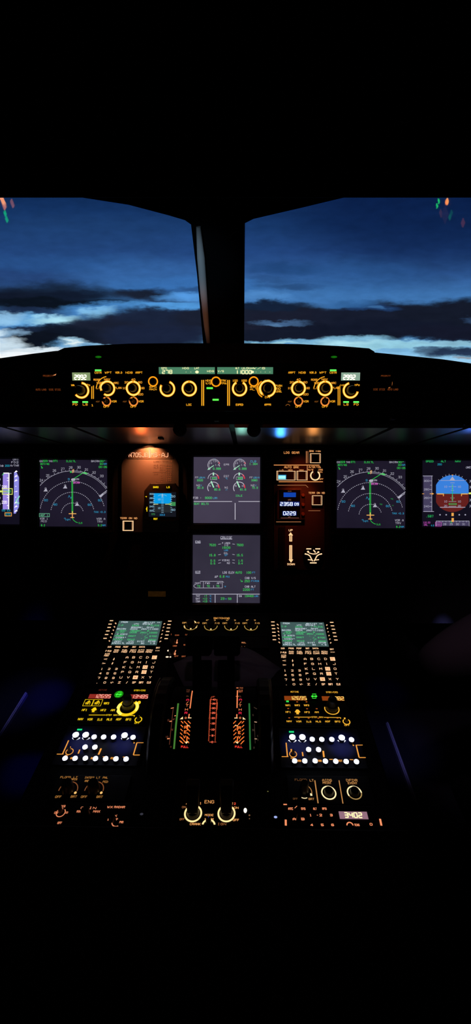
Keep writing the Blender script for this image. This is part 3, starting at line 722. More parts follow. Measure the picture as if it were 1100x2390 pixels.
def sysd():
    t = display('system_display', 450, 1249, 607, 1407, SCREEN_SD, 'lower centre screen headed CRUISE with green figures and ruled footer')
    p = Pen(PANEL); W = p('white_symbology', 'cac8da', .9); G = p('green_symbology', '40d860', 1); C = p('cyan_symbology', '38a4dc', .9)
    T = lambda mk, L: [mk.text(430+x*.1909, 1230+y*.1909, s, h*.1909, w*.1909, .018) for x, y, w, h, s in L]
    T(W, [(517, 130, 140, 30, 'CRUISE'), (170, 180, 62, 26, 'ENG'), (515, 197, 98, 20, 'F.USED'), (515, 222, 46, 20, '1+2'), (513, 320, 50, 20, 'OIL'), (490, 406, 50, 22, 'VIB'), (542, 406, 34, 22, 'N1'), (542, 440, 34, 22, 'N2'),
          (168, 548, 60, 26, 'AIR'), (543, 556, 142, 26, 'LDG ELEV'), (394, 606, 40, 24, '\u0394P'), (810, 623, 130, 24, 'CAB V/S'), (808, 728, 130, 24, 'CAB ALT'), (170, 688, 72, 22, 'CKPT'), (287, 686, 56, 22, 'FWD'), (430, 686, 56, 22, 'AFT'),
          (170, 843, 50, 22, 'TAT'), (168, 876, 52, 22, 'SAT'), (168, 908, 52, 22, 'ISA'), (688, 843, 34, 22, 'GW')])
    T(G, [(347, 220, 82, 26, '7520'), (683, 220, 82, 26, '7500'), (515, 252, 100, 24, '15020'), (345, 344, 78, 26, '15.8'), (680, 344, 76, 26, '15.5'), (352, 410, 58, 24, '0.5'), (690, 410, 54, 24, '1.5'), (352, 444, 58, 24, '0.5'), (690, 444, 52, 24, '0.4'),
          (668, 556, 76, 26, 'AUTO'), (790, 556, 60, 24, '100'), (464, 604, 56, 26, '6.8'), (770, 660, 64, 26, '250'), (762, 765, 84, 26, '2200'), (178, 723, 40, 22, '72'), (295, 722, 36, 22, '70'), (411, 722, 38, 22, '70'),
          (262, 842, 34, 20, '+7'), (254, 875, 54, 22, '+12'), (254, 908, 54, 22, '+13'), (470, 874, 44, 26, '23'), (558, 876, 38, 24, '58'), (795, 843, 108, 24, '134400'), (700, 656, 30, 26, '\u2198')])
    T(C, [(514, 284, 48, 18, 'LBS'), (514, 343, 34, 20, 'QT'), (535, 607, 48, 20, 'PSI'), (852, 557, 34, 20, 'FT'), (868, 660, 92, 20, 'FT/MIN'), (836, 765, 34, 20, 'FT'), (502, 730, 22, 18, '\u00b0F'), (322, 843, 20, 18, '\u00b0C'), (322, 876, 20, 18, '\u00b0C'), (322, 908, 20, 18, '\u00b0C'), (512, 878, 16, 16, 'H'), (882, 844, 46, 18, 'LBS')])
    L = lambda x0, y0, x1, y1, w: W.line(430+x0*.1909, 1230+y0*.1909, 430+x1*.1909, 1230+y1*.1909, w)
    L(446, 148, 588, 148, 1); L(138, 196, 202, 196, 1); L(138, 566, 198, 566, 1)
    for y in (209, 336, 404, 439): L(418, y+3, 450, y-2, .8); L(590, y-2, 620, y+2, .8)
    L(103, 820, 925, 820, 1.3); L(380, 820, 380, 925, 1.3); L(650, 820, 650, 925, 1.3)
    L(195, 664, 470, 664, .8); L(145, 744, 470, 744, .8); L(236, 664, 236, 744, .8); L(360, 712, 360, 744, .8); L(468, 664, 468, 744, .8); L(145, 744, 120, 728, .8); L(120, 728, 120, 712, .8); L(120, 712, 140, 700, .8); L(470, 664, 486, 676, .8)
    p.flush(t)
sysd()

# ---- warm-lit placard board, standby instrument, lamps
def lampwork():
    t = thing('placard_board', PANEL.P(350, 1140), 'brown-lit panel board with registration placard N705JB MS-AJ under its lamp', 'panel')
    m = MB()
    pts = [PANEL.uv(*q) for q in ((284, 1242), (284, 1085), (291, 1066), (315, 1046), (349, 1040), (385, 1045), (408, 1064), (417, 1085), (417, 1242))]
    m.hull8([PANEL.at(u, v, -.0039) for u, v in pts], [PANEL.at(u, v, 0) for u, v in pts]); m.build('board', GREYP, t)  # lamp's pool of light is put into the plate's arch and paler tone
    pl = block(t, PANEL, 298, 1051, 405, 1071, .0012, solid('placard_face', '3c3430', 0.6), 'placard', true=True)
    p = Pen(PANEL, .002); a = p('registration_lettering', 'ffa078', 2.0); a.text(323.5, 1062, 'N705JB', 10, 44, .03); a.text(373, 1062, 'MS-AJ', 10, 40, .03); a.rect(348, 1048.5, 351.5, 1068.5)
    p.flush(t)
    p = Pen(PANEL, .0008); b = p('limits_table', 'a0522c', .8)
    b.text(367, 1077.5, 'LIMIT', 3, 16, .02); b.text(391, 1077, 'SPEEDS', 3, 22, .02)
    for y, ss in ((1086, ('VLE', 'MAX', '280')), (1091.5, ('VLO', 'EXT', '250')), (1097, ('', 'RET', '220'))):
        for x, s, w in zip((364, 379, 394), ss, (11, 11, 14)):
            if s: b.text(x, y, s, 3, w, .02)
    b.line(357, 1101.5, 387, 1101.5, 1); b.text(364, 1106.5, 'VFE', 3, 11, .02)
    for i, (c, v) in enumerate((('1', '230'), ('1+F', '215'), ('2', '200'), ('3', '185'), ('F', '177'))): b.text(378, 1104+5*i, c, 2.6, 5, .02); b.text(394, 1102+5*i, v, 3, 12, .02)
    b.text(372, 1124, 'FULL', 3, 14, .02); p.flush(t)
    # hood and bulb of the lamp
    for nm, lab, x, y, w, pts in (('flood_lamp', 'small hooded flood lamp above the registration placard, glowing warm orange', 350, 1040, 1,
                         ((281, 1073), (284, 1062), (296, 1046), (318, 1032), (338, 1027), (356, 1030), (380, 1035), (405, 1042), (415, 1062), (418, 1073), (408, 1064), (396, 1052), (378, 1047), (350, 1044), (325, 1048), (306, 1058), (292, 1072))),
                        ('flood_lamp', 'unlit-looking peaked black lamp hood above the gear lettering', 700, 1040, 0,
                         ((636, 1048), (655, 1039), (690, 1030), (705, 1027), (722, 1031), (748, 1040), (762, 1049), (750, 1052), (700, 1050), (650, 1052)))):
        q = thing(nm, PANEL.P(x, y), lab, 'lamp'); m = MB()
        U = [PANEL.uv(*k) for k in pts]; m.hull8([PANEL.at(u, v, .0003) for u, v in U], [PANEL.at(u, v, .012) for u, v in U]); m.build('lamp_hood', BLK, q)
        m = MB(); c = PANEL.P(x, y-2, .006); n = 12; r = .004
        m.hull8([c+Vector((-.03, r*math.cos(2*math.pi*i/n), r*math.sin(2*math.pi*i/n))) for i in range(n)], [c+Vector((.03, r*math.cos(2*math.pi*i/n), r*math.sin(2*math.pi*i/n))) for i in range(n)])
        m.build('lamp_tube', solid('lamp_glass', '8a7a6a', 0.3), q)
lampwork()

def isis():
    t = thing('standby_instrument', PANEL.P(378, 1178), 'small standby horizon instrument with blue sky block in black bezel', 'instrument')
    m = MB(); pts = [PANEL.uv(*q) for q in ((339, 1212), (339, 1146), (354, 1128), (411, 1128), (421, 1146), (421, 1214), (408, 1218), (352, 1218))]
    m.hull8([PANEL.at(u, v, .0002) for u, v in pts], [PANEL.at(u, v, .012) for u, v in pts]); m.build('case', solid('instrument_case', '15110f', 0.5, spec=.3), t, bevel=.002)
    p = Pen(PANEL, .0126)
    p('screen', '14161e', 1, .0123).rect(350, 1149, 413, 1206)
    s = p('sky_half', '0a9ce6', 1, .0126); s.rect(361.5, 1152, 402, 1175.5)
    e = p('ground_half', '24282c', 1, .0126); e.rect(361.5, 1176.5, 402, 1196)
    W = p('white_symbology', '9ccbe4', .9, .013); g = p('green_altitude_window', '3c8c50', 1, .013); c = p('cyan_symbology', '2a90c8', 1, .013); y = p('amber_symbology', 'd8d890', 1, .0133); Yl = p('button_legends', 'ffd818', 1.1, .0133)
    for i in range(5): W.text(356.5, 1153.5+9.6*i, ('300', '280', '260', '240', '220')[i], 3.4, 9, .03)
    for i in range(9): W.line(360, 1154+4.9*i, 364, 1154+4.9*i, .8); W.line(400, 1156+4.9*i, 404, 1156+4.9*i, .8)
    for x, yy in ((407, 1159), (407, 1190)): W.text(x, yy, '50', 4.2, 8, .03)
    for i in range(11): W.line(379, 1158+3.8*i, 384.5, 1158+3.8*i, .8)
    W.text(374, 1166, '10', 3.8, 6, .03); W.text(374, 1186, '10', 3.8, 6, .03); W.line(381.5, 1153, 381.5, 1160, 2.2); W.arc(381.5, 1172, 17, .8, -35, 35)
    y.line(361, 1177, 372, 1177, 1.4); y.line(388, 1177, 402, 1177, 1.4); g.poly((393, 1177), (402, 1172), (412, 1172), (412, 1181), (402, 1181)); g.text(360.5, 1200, 'STD', 3.6, 8, .03)
    c.text(381, 1201.5, '1013', 4, 12, .03)
    Yl.text(366.5, 1137.8, 'BARO', 4, 12, .05); Yl.text(395, 1137.8, 'LS', 4, 7, .05); Yl.text(344, 1159.5, '-', 3.5, 6, .06); Yl.text(344.6, 1159.8, '+', 4, 5, .05); Yl.text(345, 1188, '+', 6, 5, .07); Yl.line(346, 1183, 346, 1194, 1.5); Yl.text(366, 1211, 'RST', 4, 9, .05)
    p.flush(t)
    for x, yy, w in ((366.5, 1137.5, 17), (395, 1137.5, 11), (366, 1211, 14)):
        block(t, PANEL, x-w/2, yy-4, x+w/2, yy+4, .0006, KEYM, 'button', base=.012)
isis()

def sqbutton(surf, x0, y0, x1, y1, title, label, tw, wide=0, th=4.2):
    t = thing('push_button', surf.P((x0+x1)/2, (y0+y1)/2), label, 'button')
    block(t, surf, x0, y0, x1, y1, .006, KEYM, 'button_cap', bevel=.0006)
    p = Pen(surf, .0064); f = p('lit_edge', 'ffcf9c', 1.1, .0064); f.frame(x0+1.2, y0+1.2, x1-1.2, y1-1.2, 1.2 + wide)
    f2 = p('lit_rim', 'f0a870', .9, .0066); f2.line(x0+3.6, y0+3, x0+3.6, y1-3, .9); f2.line(x1-3.6, y0+3, x1-3.6, y1-3, .7)
    p2 = p('title_lettering', 'ffae6a', 1, .0009); 
    if title: p2.text((x0+x1)/2, y0-5.5, title, th, tw, .03)
    p.flush(t); return t
sqbutton(PANEL, 288, 1215, 313.5, 1239, 'TERR ON ND', 'square amber-rimmed push button titled TERR ON ND, left panel under placard', 40, .8)
def gearpanel():
    t = thing('gear_board', PANEL.P(700, 1180), 'brown centre-right board holding brake buttons, clock and gear arrows', 'panel')
    m = MB(); pts = [PANEL.uv(*q) for q in ((640, 1330), (640, 1052), (758, 1052), (758, 1330))]
    m.hull8([PANEL.at(u, v, -.0039) for u, v in pts], [PANEL.at(u, v, 0) for u, v in pts]); m.build('board', solid('brown_panel_paint', '2c2422', 0.6, spec=.2, bump=.1, bscale=1500), t)
    p = Pen(PANEL, .0008); A = p('amber_lettering', 'ffa860', .95); D = p('dim_lines', 'd88c58', .8)
    A.text(681, 1056.5, 'LDG GEAR', 5, 36, .03); A.text(681, 1090.5, 'AUTO BRK', 5, 34, .03); A.text(735, 1090, 'A/SKID&', 4.6, 28, .03); A.text(725.5, 1096.5, 'N/W', 4.2, 12, .03); A.text(747.5, 1096.5, 'STRG', 3.8, 12, .03)
    A.text(657.5, 1097.3, 'LO', 3, 8, .03); A.text(678, 1097.3, 'MED', 3, 10, .03); A.text(704, 1097.3, 'MAX', 3, 10, .03); A.text(749, 1101.8, 'ON', 3.2, 7, .03); A.text(750.5, 1118.3, 'OFF', 3.2, 9, .03)
    A.line(639.5, 1085.5, 746, 1085.5, 1.5); A.line(651, 1124.5, 754, 1124.5, 1.5); D.line(715.5, 1053, 715.5, 1081, 1.8); D.line(719, 1053, 719, 1081, 1.2); D.line(717.5, 1087, 717.5, 1122, 1.8)
    D.lines([(648, 1132.5), (714, 1132.5), (719.5, 1138)], .9); D.line(645, 1218, 703, 1218, 1.1); D.lines([(720, 1192), (748, 1192)], .8)
    p.flush(t)
    sqbutton(PANEL, 722.5, 1058.5, 748.5, 1082, 'BRK FAN', 'square push button titled BRK FAN at top right of gear board', 26)
    sqbutton(PANEL, 727, 1156, 752, 1179.5, 'TERR ON ND', 'square push button titled TERR ON ND right of the clock', 38)
    b = sqbutton(PANEL, 645, 1099, 690, 1122, None, 'wide double brake button with glowing cyan bar', 0)
    p = Pen(PANEL, .0068); p('cyan_light', '7ce0ff', 2.0, .0068).rect(650, 1110.5, 666.5, 1118.2); p('cyan_halo', '1c78b0', .8, .0066).rect(648.8, 1108.5, 668, 1119.8); p.flush(b)
    sqbutton(PANEL, 691.5, 1099, 717, 1122, None, 'square brake button with dark centre right of the cyan-lit one', 0)
    # anti-skid switch
    t = thing('toggle_switch', PANEL.P(736, 1110), 'round-ringed anti-skid toggle switch right of the brake buttons', 'switch')
    p = Pen(PANEL, .0008); p('lit_ring', 'ffd8a0', 1.1).arc(736, 1110, 10.4, 3, 28, 332); p.flush(t)
    knob(t, PANEL, 736, 1110, 6.5, .004, KNOB, 'collar'); 
    m = MB(); a, b_ = PANEL.P(736, 1110, .003), PANEL.P(738, 1096, .012); n = 10
    m.hull8([a+Vector((.0025*math.cos(2*math.pi*i/n), 0, .0025*math.sin(2*math.pi*i/n))) for i in range(n)], [b_+Vector((.004*math.cos(2*math.pi*i/n), 0, .004*math.sin(2*math.pi*i/n))) for i in range(n)]); m.build('lever', KNOB, t)
    # clock
    t = thing('clock', PANEL.P(676, 1178), 'digital clock reading 23:58 09 over 02:29 in dark case', 'clock')
    m = MB(); pts = [PANEL.uv(*q) for q in ((646, 1213), (646, 1146), (650, 1141), (703, 1141), (711, 1150), (711, 1213))]
    m.hull8([PANEL.at(u, v, .0002) for u, v in pts], [PANEL.at(u, v, .009) for u, v in pts]); m.build('case', solid('brown_clock_case', '2a1e1a', .5, spec=.3), t, bevel=.0015)
    block(t, PANEL, 651.5, 1144, 700, 1209, .0006, solid('clock_glass', '06060a', .2, spec=.5), 'glass', base=.009)
    for y in (1156, 1178, 1200): knob(t, PANEL, 706.5, y, 4.5, .006, solid('brown_button', '5a3a28', .45), 'side_button').location += PANEL.n*.007
    p = Pen(PANEL, .0102); b = p('blue_window', '1446b4', .9, .0100); b.rect(661.5, 1150, 690, 1160.5); w = p('white_figures', 'd4e0ff', 1.6, .0104); h = p('blue_glow', '18246c', .9, .0100)
    h.rect(652.5, 1171, 698.5, 1181.5); h.rect(659, 1193, 691.5, 1203.5)
    w.seg7(668, 1176.5, '2358', 7.4, 7.6, 1.4); w.seg7(691.5, 1176.8, '09', 5.4, 5.6, 1.1); w.disc(668, 1174.5, .7); w.disc(668, 1178.5, .7); w.seg7(675, 1198, '0229', 7.6, 7.6, 1.4)
    a = p('small_lettering', 'a06a58', .8, .0102); a.text(675.5, 1147, 'CHR', 1.6, 8, .02); a.text(675.5, 1167, 'UTC', 3, 7, .02); a.text(675.5, 1206.5, 'ET', 2.2, 5, .02); a.line(655, 1208.8, 697, 1208.8, .8)
    p.flush(t)
    # landing gear lever slot with arrows
    t = thing('gear_lever_plate', PANEL.P(679, 1276), 'narrow gear selector plate with lit UP and DOWN arrows', 'gear selector')
    block(t, PANEL, 665, 1228, 694, 1325, .0028, solid('brown_gear_plate', '2e2320', .55, spec=.25), 'plate', bevel=.0008, base=.0003)
    block(t, PANEL, 651, 1230, 663, 1320, .004, BLK, 'lever_slot', bevel=.001, base=.0003)
    p = Pen(PANEL, .0034); c = p('white_arrows', 'ffc890', 1.2); c.poly((673, 1249.5), (684, 1249.5), (678.5, 1242)); 
    for x in (676.2, 681): c.line(x, 1249, x, 1263, 1.8); c.line(x, 1272.5, x, 1307, 1.9)
    c.line(678.6, 1251, 678.6, 1263, 1.0); c.line(678.6, 1272.5, 678.6, 1307, 1.2); c.rect(675.5, 1262, 682, 1263.5); c.rect(675.5, 1272.3, 682, 1274); c.poly((674, 1305.5), (684.5, 1305.5), (679.3, 1313)); c.text(678.5, 1237.5, 'UP', 4.4, 9, .05); c.text(679.5, 1316.5, 'DOWN', 4.4, 17, .05)
    p.flush(t)
    # aircraft tail emblem button
    t = thing('emblem_knob', PANEL.P(731, 1296), 'dark round knob with a lit fan-shaped symbol of curved strokes', 'knob')
    knob(t, PANEL, 731, 1296, 24, .006, BLK, 'disc', taper=.95)
    p = Pen(PANEL, .0066); c = p('lit_symbol', 'ffd0a0', 1.2)
    c.line(714.5, 1280.5, 726, 1280.5, 2.4); c.line(735.5, 1280.5, 747, 1280.5, 2.4); c.line(723, 1313, 738.5, 1313, 2.6)
    c.lines([(717, 1286.5), (722, 1290.5), (730, 1292.5), (738, 1292), (743, 1287.5)], 2); c.disc(718.5, 1287, 2.4, 2); c.lines([(731, 1283), (736, 1289)], 2.6); c.disc(742.5, 1288, 2.2, 2)
    for s in (-1, 1): c.lines([(731+s*19, 1292.5), (731+s*13, 1293.5), (731+s*8, 1297), (731+s*5, 1303), (731+s*1.5, 1309)], 2.4); c.lines([(731+s*13, 1305.5), (731+s*4, 1306.5)], 2); c.disc(731+s*18.3, 1292.3, 2, 1.6)
    p.flush(t)
gearpanel()
# ------------------------------------------------------------------ glareshield control panels
AM = 'ffae26'; AMB = 'ffd060'; AMO = 'f28a1c'
def gplate(t, x0, x1, y0=850, y1=960, surf=GLARE):
    block(t, surf, x0, y0, x1, y1, .0036, PLATE, 'faceplate', base=-.0037, bevel=.0008)
def gknob(t, p, x, y, r, a0=0, a1=360, w=5.2, kr=None, h=.014, dial='dial_marking'):
    o = p(dial, 'ff9c16', 1.1); o.arc(x, y, r, w, a0, a1)
    hi = p('bright_ring_cores', 'ffe27a', 1.3, GH); hi.arc(x, y, r+.2, w*.5, a0+6, a1-6)
    return knob(t, GLARE, x, y, kr or r*.62, h, KNOB, 'selector_knob', pointer=None)
GH = .0008
# centre unit
def autopilot():
    t = thing('autopilot_control_panel', GLARE.P(505, 905), 'centre glareshield panel with two pale green readouts and amber-ringed knobs', 'control panel')
    gplate(t, 347, 660)
    p = Pen(GLARE, .0005)
    for x0, x1 in ((371.5, 502.5), (507.5, 637.5)):
        block(t, GLARE, x0-3, 854, x1+3, 877, .002, BEZ, 'readout_frame', base=0)
    s = p('readout_windows', '4a8062', 1, .0023); s.rect(371.5, 857.5, 502, 873.5); s.rect(507.5, 857.5, 637.5, 873.5)
    d = p('readout_figures', 'f2f0b0', 1.25, .0027)
    d.text(384, 860, 'SPD', 4.2, 13, .03); d.seg7(391, 868.5, '278', 8, 8.4, 1.6); d.text(434, 860, 'HDG', 4.2, 15, .03); d.text(460, 860, 'LAT', 4.2, 11, .03); d.text(446, 869, '- - -', 3, 26, .03); d.disc(460.5, 868.8, 4, 3.4)
    d.text(492, 867, 'HDG', 4.4, 16, .03); d.text(516, 867, 'V/S', 4.4, 14, .03); d.text(566, 860, 'ALT  LVL/CH', 4.2, 32, .03); d.text(605, 860, 'V/S', 4.2, 28, .03); d.line(583, 860, 595, 860, 1.5)
    d.seg7(568, 869, '11000', 8, 8.2, 1.8); d.disc(589, 868.8, 4, 3); d.text(614, 869, '- - - -', 3, 36, .03)
    L = p('amber_lettering', AM, 1.05, .0007)
    for x, y, r, a0, a1 in ((391, 907.5, 16, 18, 330-28), (442, 907, 15.6, 0, 360), (559.5, 907, 15.6, 28, 332), (625, 907, 17.5, -140, 180)): gknob(t, p, x, y, r, a0, a1)
    L.arc(617, 909, 13, 1.6, 180, 330)
    p('dial_marking', AM, 1.15).arc(621, 908, 20, 2.4, 205, 330)
    for x, y, l in ((357.5, 890.5, 'SPD|MACH'), (504.5, 891, ''), (592.5, 890.5, 'METRIC|ALT')):
        p('dial_marking', AM, 1.15).arc(x, y, 10.2, 3); b = block(t, GLARE, x-6, y-6, x+6, y+6, .004, KEYM, 'push_key', bevel=.001)
        for i, q in enumerate(l.split('|') if l else ()): L.text(x, 903.5+5.4*i, q, 4, 17, .04)
    for x0 in (471.5, 475.6, 531.8, 535.8): L.line(x0, 887, x0, 947, 2.2)
    for x, a, b in ((486.5, 'HDG', 'V/S'), (522, 'TRK', 'FPA')):
        L.text(x, 888.5, a, 4.6, 13, .05); L.text(x, 895, b, 4.6, 13, .05)
    g = p('green_lit_bars', '58ff4c', 1.5, .0042); g.rect(483, 904.6, 497.5, 908.6); g.rect(497, 931.5, 511, 935.5)
    L.text(490.5, 916, 'AP1', 4.6, 12, .05); L.text(517.5, 916, 'AP2', 4.6, 12, .05); L.text(504.5, 943, 'A/THR', 4.6, 17, .05)
    for x, y, w, h in ((490.5, 911, 20, 17), (517.5, 911, 20, 17), (504.5, 938, 22, 17), (442, 940, 18, 14), (559.5, 940, 18, 14), (625, 940, 18, 14)): block(t, GLARE, x-w/2, y-h/2, x+w/2, y+h/2, .0034, KEYM, 'push_key', bevel=.0006)
    K = p('key_lettering', AM, 1.05, .0042)
    K.text(442, 945, 'LOC', 4.6, 12, .05); K.text(559.5, 945, 'EXPED', 4.6, 17, .05); K.text(625, 945, 'APPR', 4.6, 15, .05)
    L.m = L.m if hasattr(L, 'm') else None
    L.text(549, 888.5, '100', 4.6, 12, .05); L.text(570, 888.5, '1000', 4.6, 13, .05); L.line(549, 892, 552, 897, 1.6); L.line(570, 892, 567, 897, 1.6)
    L.text(624.5, 888.5, 'UP', 4.6, 12, .05); L.text(624.5, 927, 'DN', 4.6, 11, .05); L.text(651, 900.5, 'PUSH', 4.6, 15, .05); L.text(649, 907, 'TO', 4.6, 12, .05); L.text(651, 913.5, 'LEVEL', 4.6, 14, .05); L.line(640, 908, 652, 908, 1.4)
    p.flush(t); return t
autopilot()
def efis(side):
    left = side == 'L'
    lab = 'left glareshield panel with pale square readout at its outer left end' if left else 'right glareshield panel with pale square readout at its outer right end'
    t = thing('display_control_panel', GLARE.P(258 if left else 752, 905), lab, 'control panel')
    gplate(t, *((163, 345) if left else (662, 846)))
    p = Pen(GLARE, .0005); L = p('amber_lettering', AM, 1.05, .0007)
    D = lambda x: x if left else x          # positions read for each side
    bx = 191 if left else 819
    x0, x1 = (170, 212) if left else (796, 840)
    block(t, GLARE, x0-3, 867, x1+3, 891.5, .002, BEZ, 'readout_frame')
    p('readout_window', '84986a' if left else '8aa894', 1, .0023).rect(x0, 870, x1, 888.5)
    d = p('readout_figures', 'ffffe0', 1.5, .0027); d.seg7(bx-2 if left else bx-4, 881, '5td'.replace('t', '7').replace('d', '0') if 0 else '2992', 10, 7.4, 2.2)
    gknob(t, p, bx-1, 911, 16.5, 5 if left else -60+0, 235 if left else 0, kr=11) if left else gknob(t, p, bx, 911, 16.5, 100, 345, kr=11)
    L.text(170 if left else 801, 899, 'inHg', 4.4, 8 if left else 16, .04); L.text(205 if left else 834, 898.5, 'hPa', 4.4, 11, .04)
    g = p('green_lit_bars', '60ff60', 1.4, .0040)
    for x, s, k in (((177.5, 'FD', 1), (201, 'LS', 1)) if left else ((807, 'LS', 1), (830.5, 'FD', 1))):
        block(t, GLARE, x-9, 933, x+9, 950, .0034, KEYM, 'push_key', bevel=.0006); g.rect(x-6.5, 937, x+6.5, 940.6); p('key_lettering', AM, 1, .0042).text(x, 944.5, s, 4.6, 11, .05)
    vx = 216.5 if left else 791.5
    L.line(vx-2, 902, vx-2, 946 if not left else 931, 1.9); L.line(vx+2, 900, vx+2, 946 if not left else 931, 1.9)
    if left: L.text(216, 946, '1', 4.6, 6, .05)
    # five filter keys
    ks = ((231, 'CSTR'), (254.5, 'WPT'), (279, 'VOR.D'), (303, 'NDB'), (326, 'ARPT')) if left else ((681, 'ARPT'), (705, 'NDB'), (730, 'VOR.D'), (753, 'WPT'), (777, 'CSTR'))
    for x, s in ks:
        block(t, GLARE, x-9, 862, x+9, 876, .0034, KEYM, 'push_key', bevel=.0006); p('key_lettering', 'ff9c20', .95, .0042).text(x, 870.5, s, 4.6, 16, .05)
    gx = 231 if left else 777; g.rect(gx-7.5, 863.3, gx+7.5, 867)
    # two rotary selectors and two small switches
    mx, rx = (251.5, 311.5) if left else (759, 697)
    gknob(t, p, mx, 906.5, 15.5, -110 if left else 0, 215 if left else 360, kr=10); gknob(t, p, rx, 906.5, 15, 0, 360, kr=9.5)
    L.arc(mx+2, 908, 28, 1.8, -85, -8); L.arc(mx+1, 908, 20, 1.8, -80, -35)
    s = p('ring_lettering', 'ffa830', 1, .0008)
    for x, y, q, w in ((-25, -20, 'ROSE', 15), (-1, -21, 'NAV', 14), (-20, -12.5, 'VOR', 11), (-21, -1, 'LS', 12), (20, -12.5, 'ARC', 12), (24.5, -1, 'PLAN', 16)): s.text(mx+x, 906.5+y, q, 4.6, w, .05)
    for x, y, q, w in ((-16, -14, '20', 9), (0, -20.5, '40', 9), (16, -14, '80', 9), (-21, -.5, '10', 8), (21, -.5, '160', 10), (17, 14, '320', 12)): s.text(rx+x, 906.5+y, q, 4.6, w, .05)
    for i, (x, n) in enumerate(((249 if left else 759, '1'), (312 if left else 697, '2'))):
        p('switch_rings', 'f58c3c', 1).arc(x, 937, 9.3, 3, 15, 345); L.text(x, 925.5, n, 3.8, 4, .05); L.text(x, 949, 'OFF', 4.6, 14, .05); L.text(x+17.5, 937, 'VOR', 4.6, 12, .05); p('dim_lettering', '8c5420', .7, .0008).text(x-20, 937.5, 'ADF', 3.4, 9, .03)
        k = knob(t, GLARE, x, 937, 4.6, .004, KNOB, 'toggle_base')
        m = MB(); a, b = GLARE.P(x, 937, .004), GLARE.P(x, 936, .017); n_ = 10
        m.hull8([a+Vector((.0018*math.cos(2*math.pi*i/n_), 0, .0018*math.sin(2*math.pi*i/n_))) for i in range(n_)], [b+Vector((.003*math.cos(2*math.pi*i/n_), 0, .003*math.sin(2*math.pi*i/n_))) for i in range(n_)]); m.build('toggle_lever', KNOB, k)
    if not left: p('dim_lettering', '8c5420', .7, .0008).arc(672, 949, 5, 1.6, -70, 70)
    p.flush(t)
efis('L'); efis('R')
def outer(x0, label, mirror):
    s = Surf((0, .768, 1.1), (0, 0, 1)); t = thing('warning_panel', s.P(x0, 890), label, 'control panel')
    block(t, s, x0-40, 848, x0+32, 950, .003, PLATE, 'faceplate', base=-.001, bevel=.0008)
    p = Pen(s, .0024); d = p('dim_lettering', '7a3a18', .7)
    if not mirror:
        d.text(x0+2, 877, 'PRIORITY', 4.2, 24, .03); w = p('lit_tick', 'e8945c', 1); w.poly((124, 876), (133, 872), (131, 876)); d.text(x0+2, 909, 'AUTO LAND  SIDE STICK', 4.4, 58, .03); d.arc(x0-10, 895, 9, .8, 20, 110)
    else:
        d.text(x0+0, 877, 'PRIORITY', 3.6, 22, .03); p('lit_arc', 'c07038', .8).arc(x0+4, 895, 10.5, 2.2, 45, 160); d.text(x0, 908.5, 'SIDE STICK  AUTO LAND', 4.4, 58, .03)
    block(t, s, x0-16, 882, x0+14, 903, .003, KEYM, 'push_key', base=.002, bevel=.0006)
    p.flush(t)
outer(112, 'far left dim warning panel with faint brown lettering and orange tick', False)
outer(900, 'far right dim warning panel with faint brown lettering and curved mark', True)
# faint green reflections on the hood face, painted as small glowing discs
for x, l in ((230.5, 'left small painted green reflection on the hood above the amber panels'), (779.5, 'right small painted green reflection on the hood above the amber panels')):
    t = thing('indicator_lamp', GV.P(x, 833), l, 'indicator lamp')
    block(t, GV, x-9, 829, x+9, 837, .0015, BEZ, 'lamp_holder'); mk = Mk(GV, .0019); mk.disc(x, 833, 7.4, 2.6); mk.build('green_reflection', glow_noise('green_reflection', '0a3c08', '1e8a14', 300, .8), t)
# ------------------------------------------------------------------ pedestal units
KC = 'ffc896'
def plate(t, surf, x0, y0, x1, y1, mat=None): return block(t, surf, x0, y0, x1, y1, .0034, mat or PLATE, 'faceplate', base=-.0034, bevel=.0006)
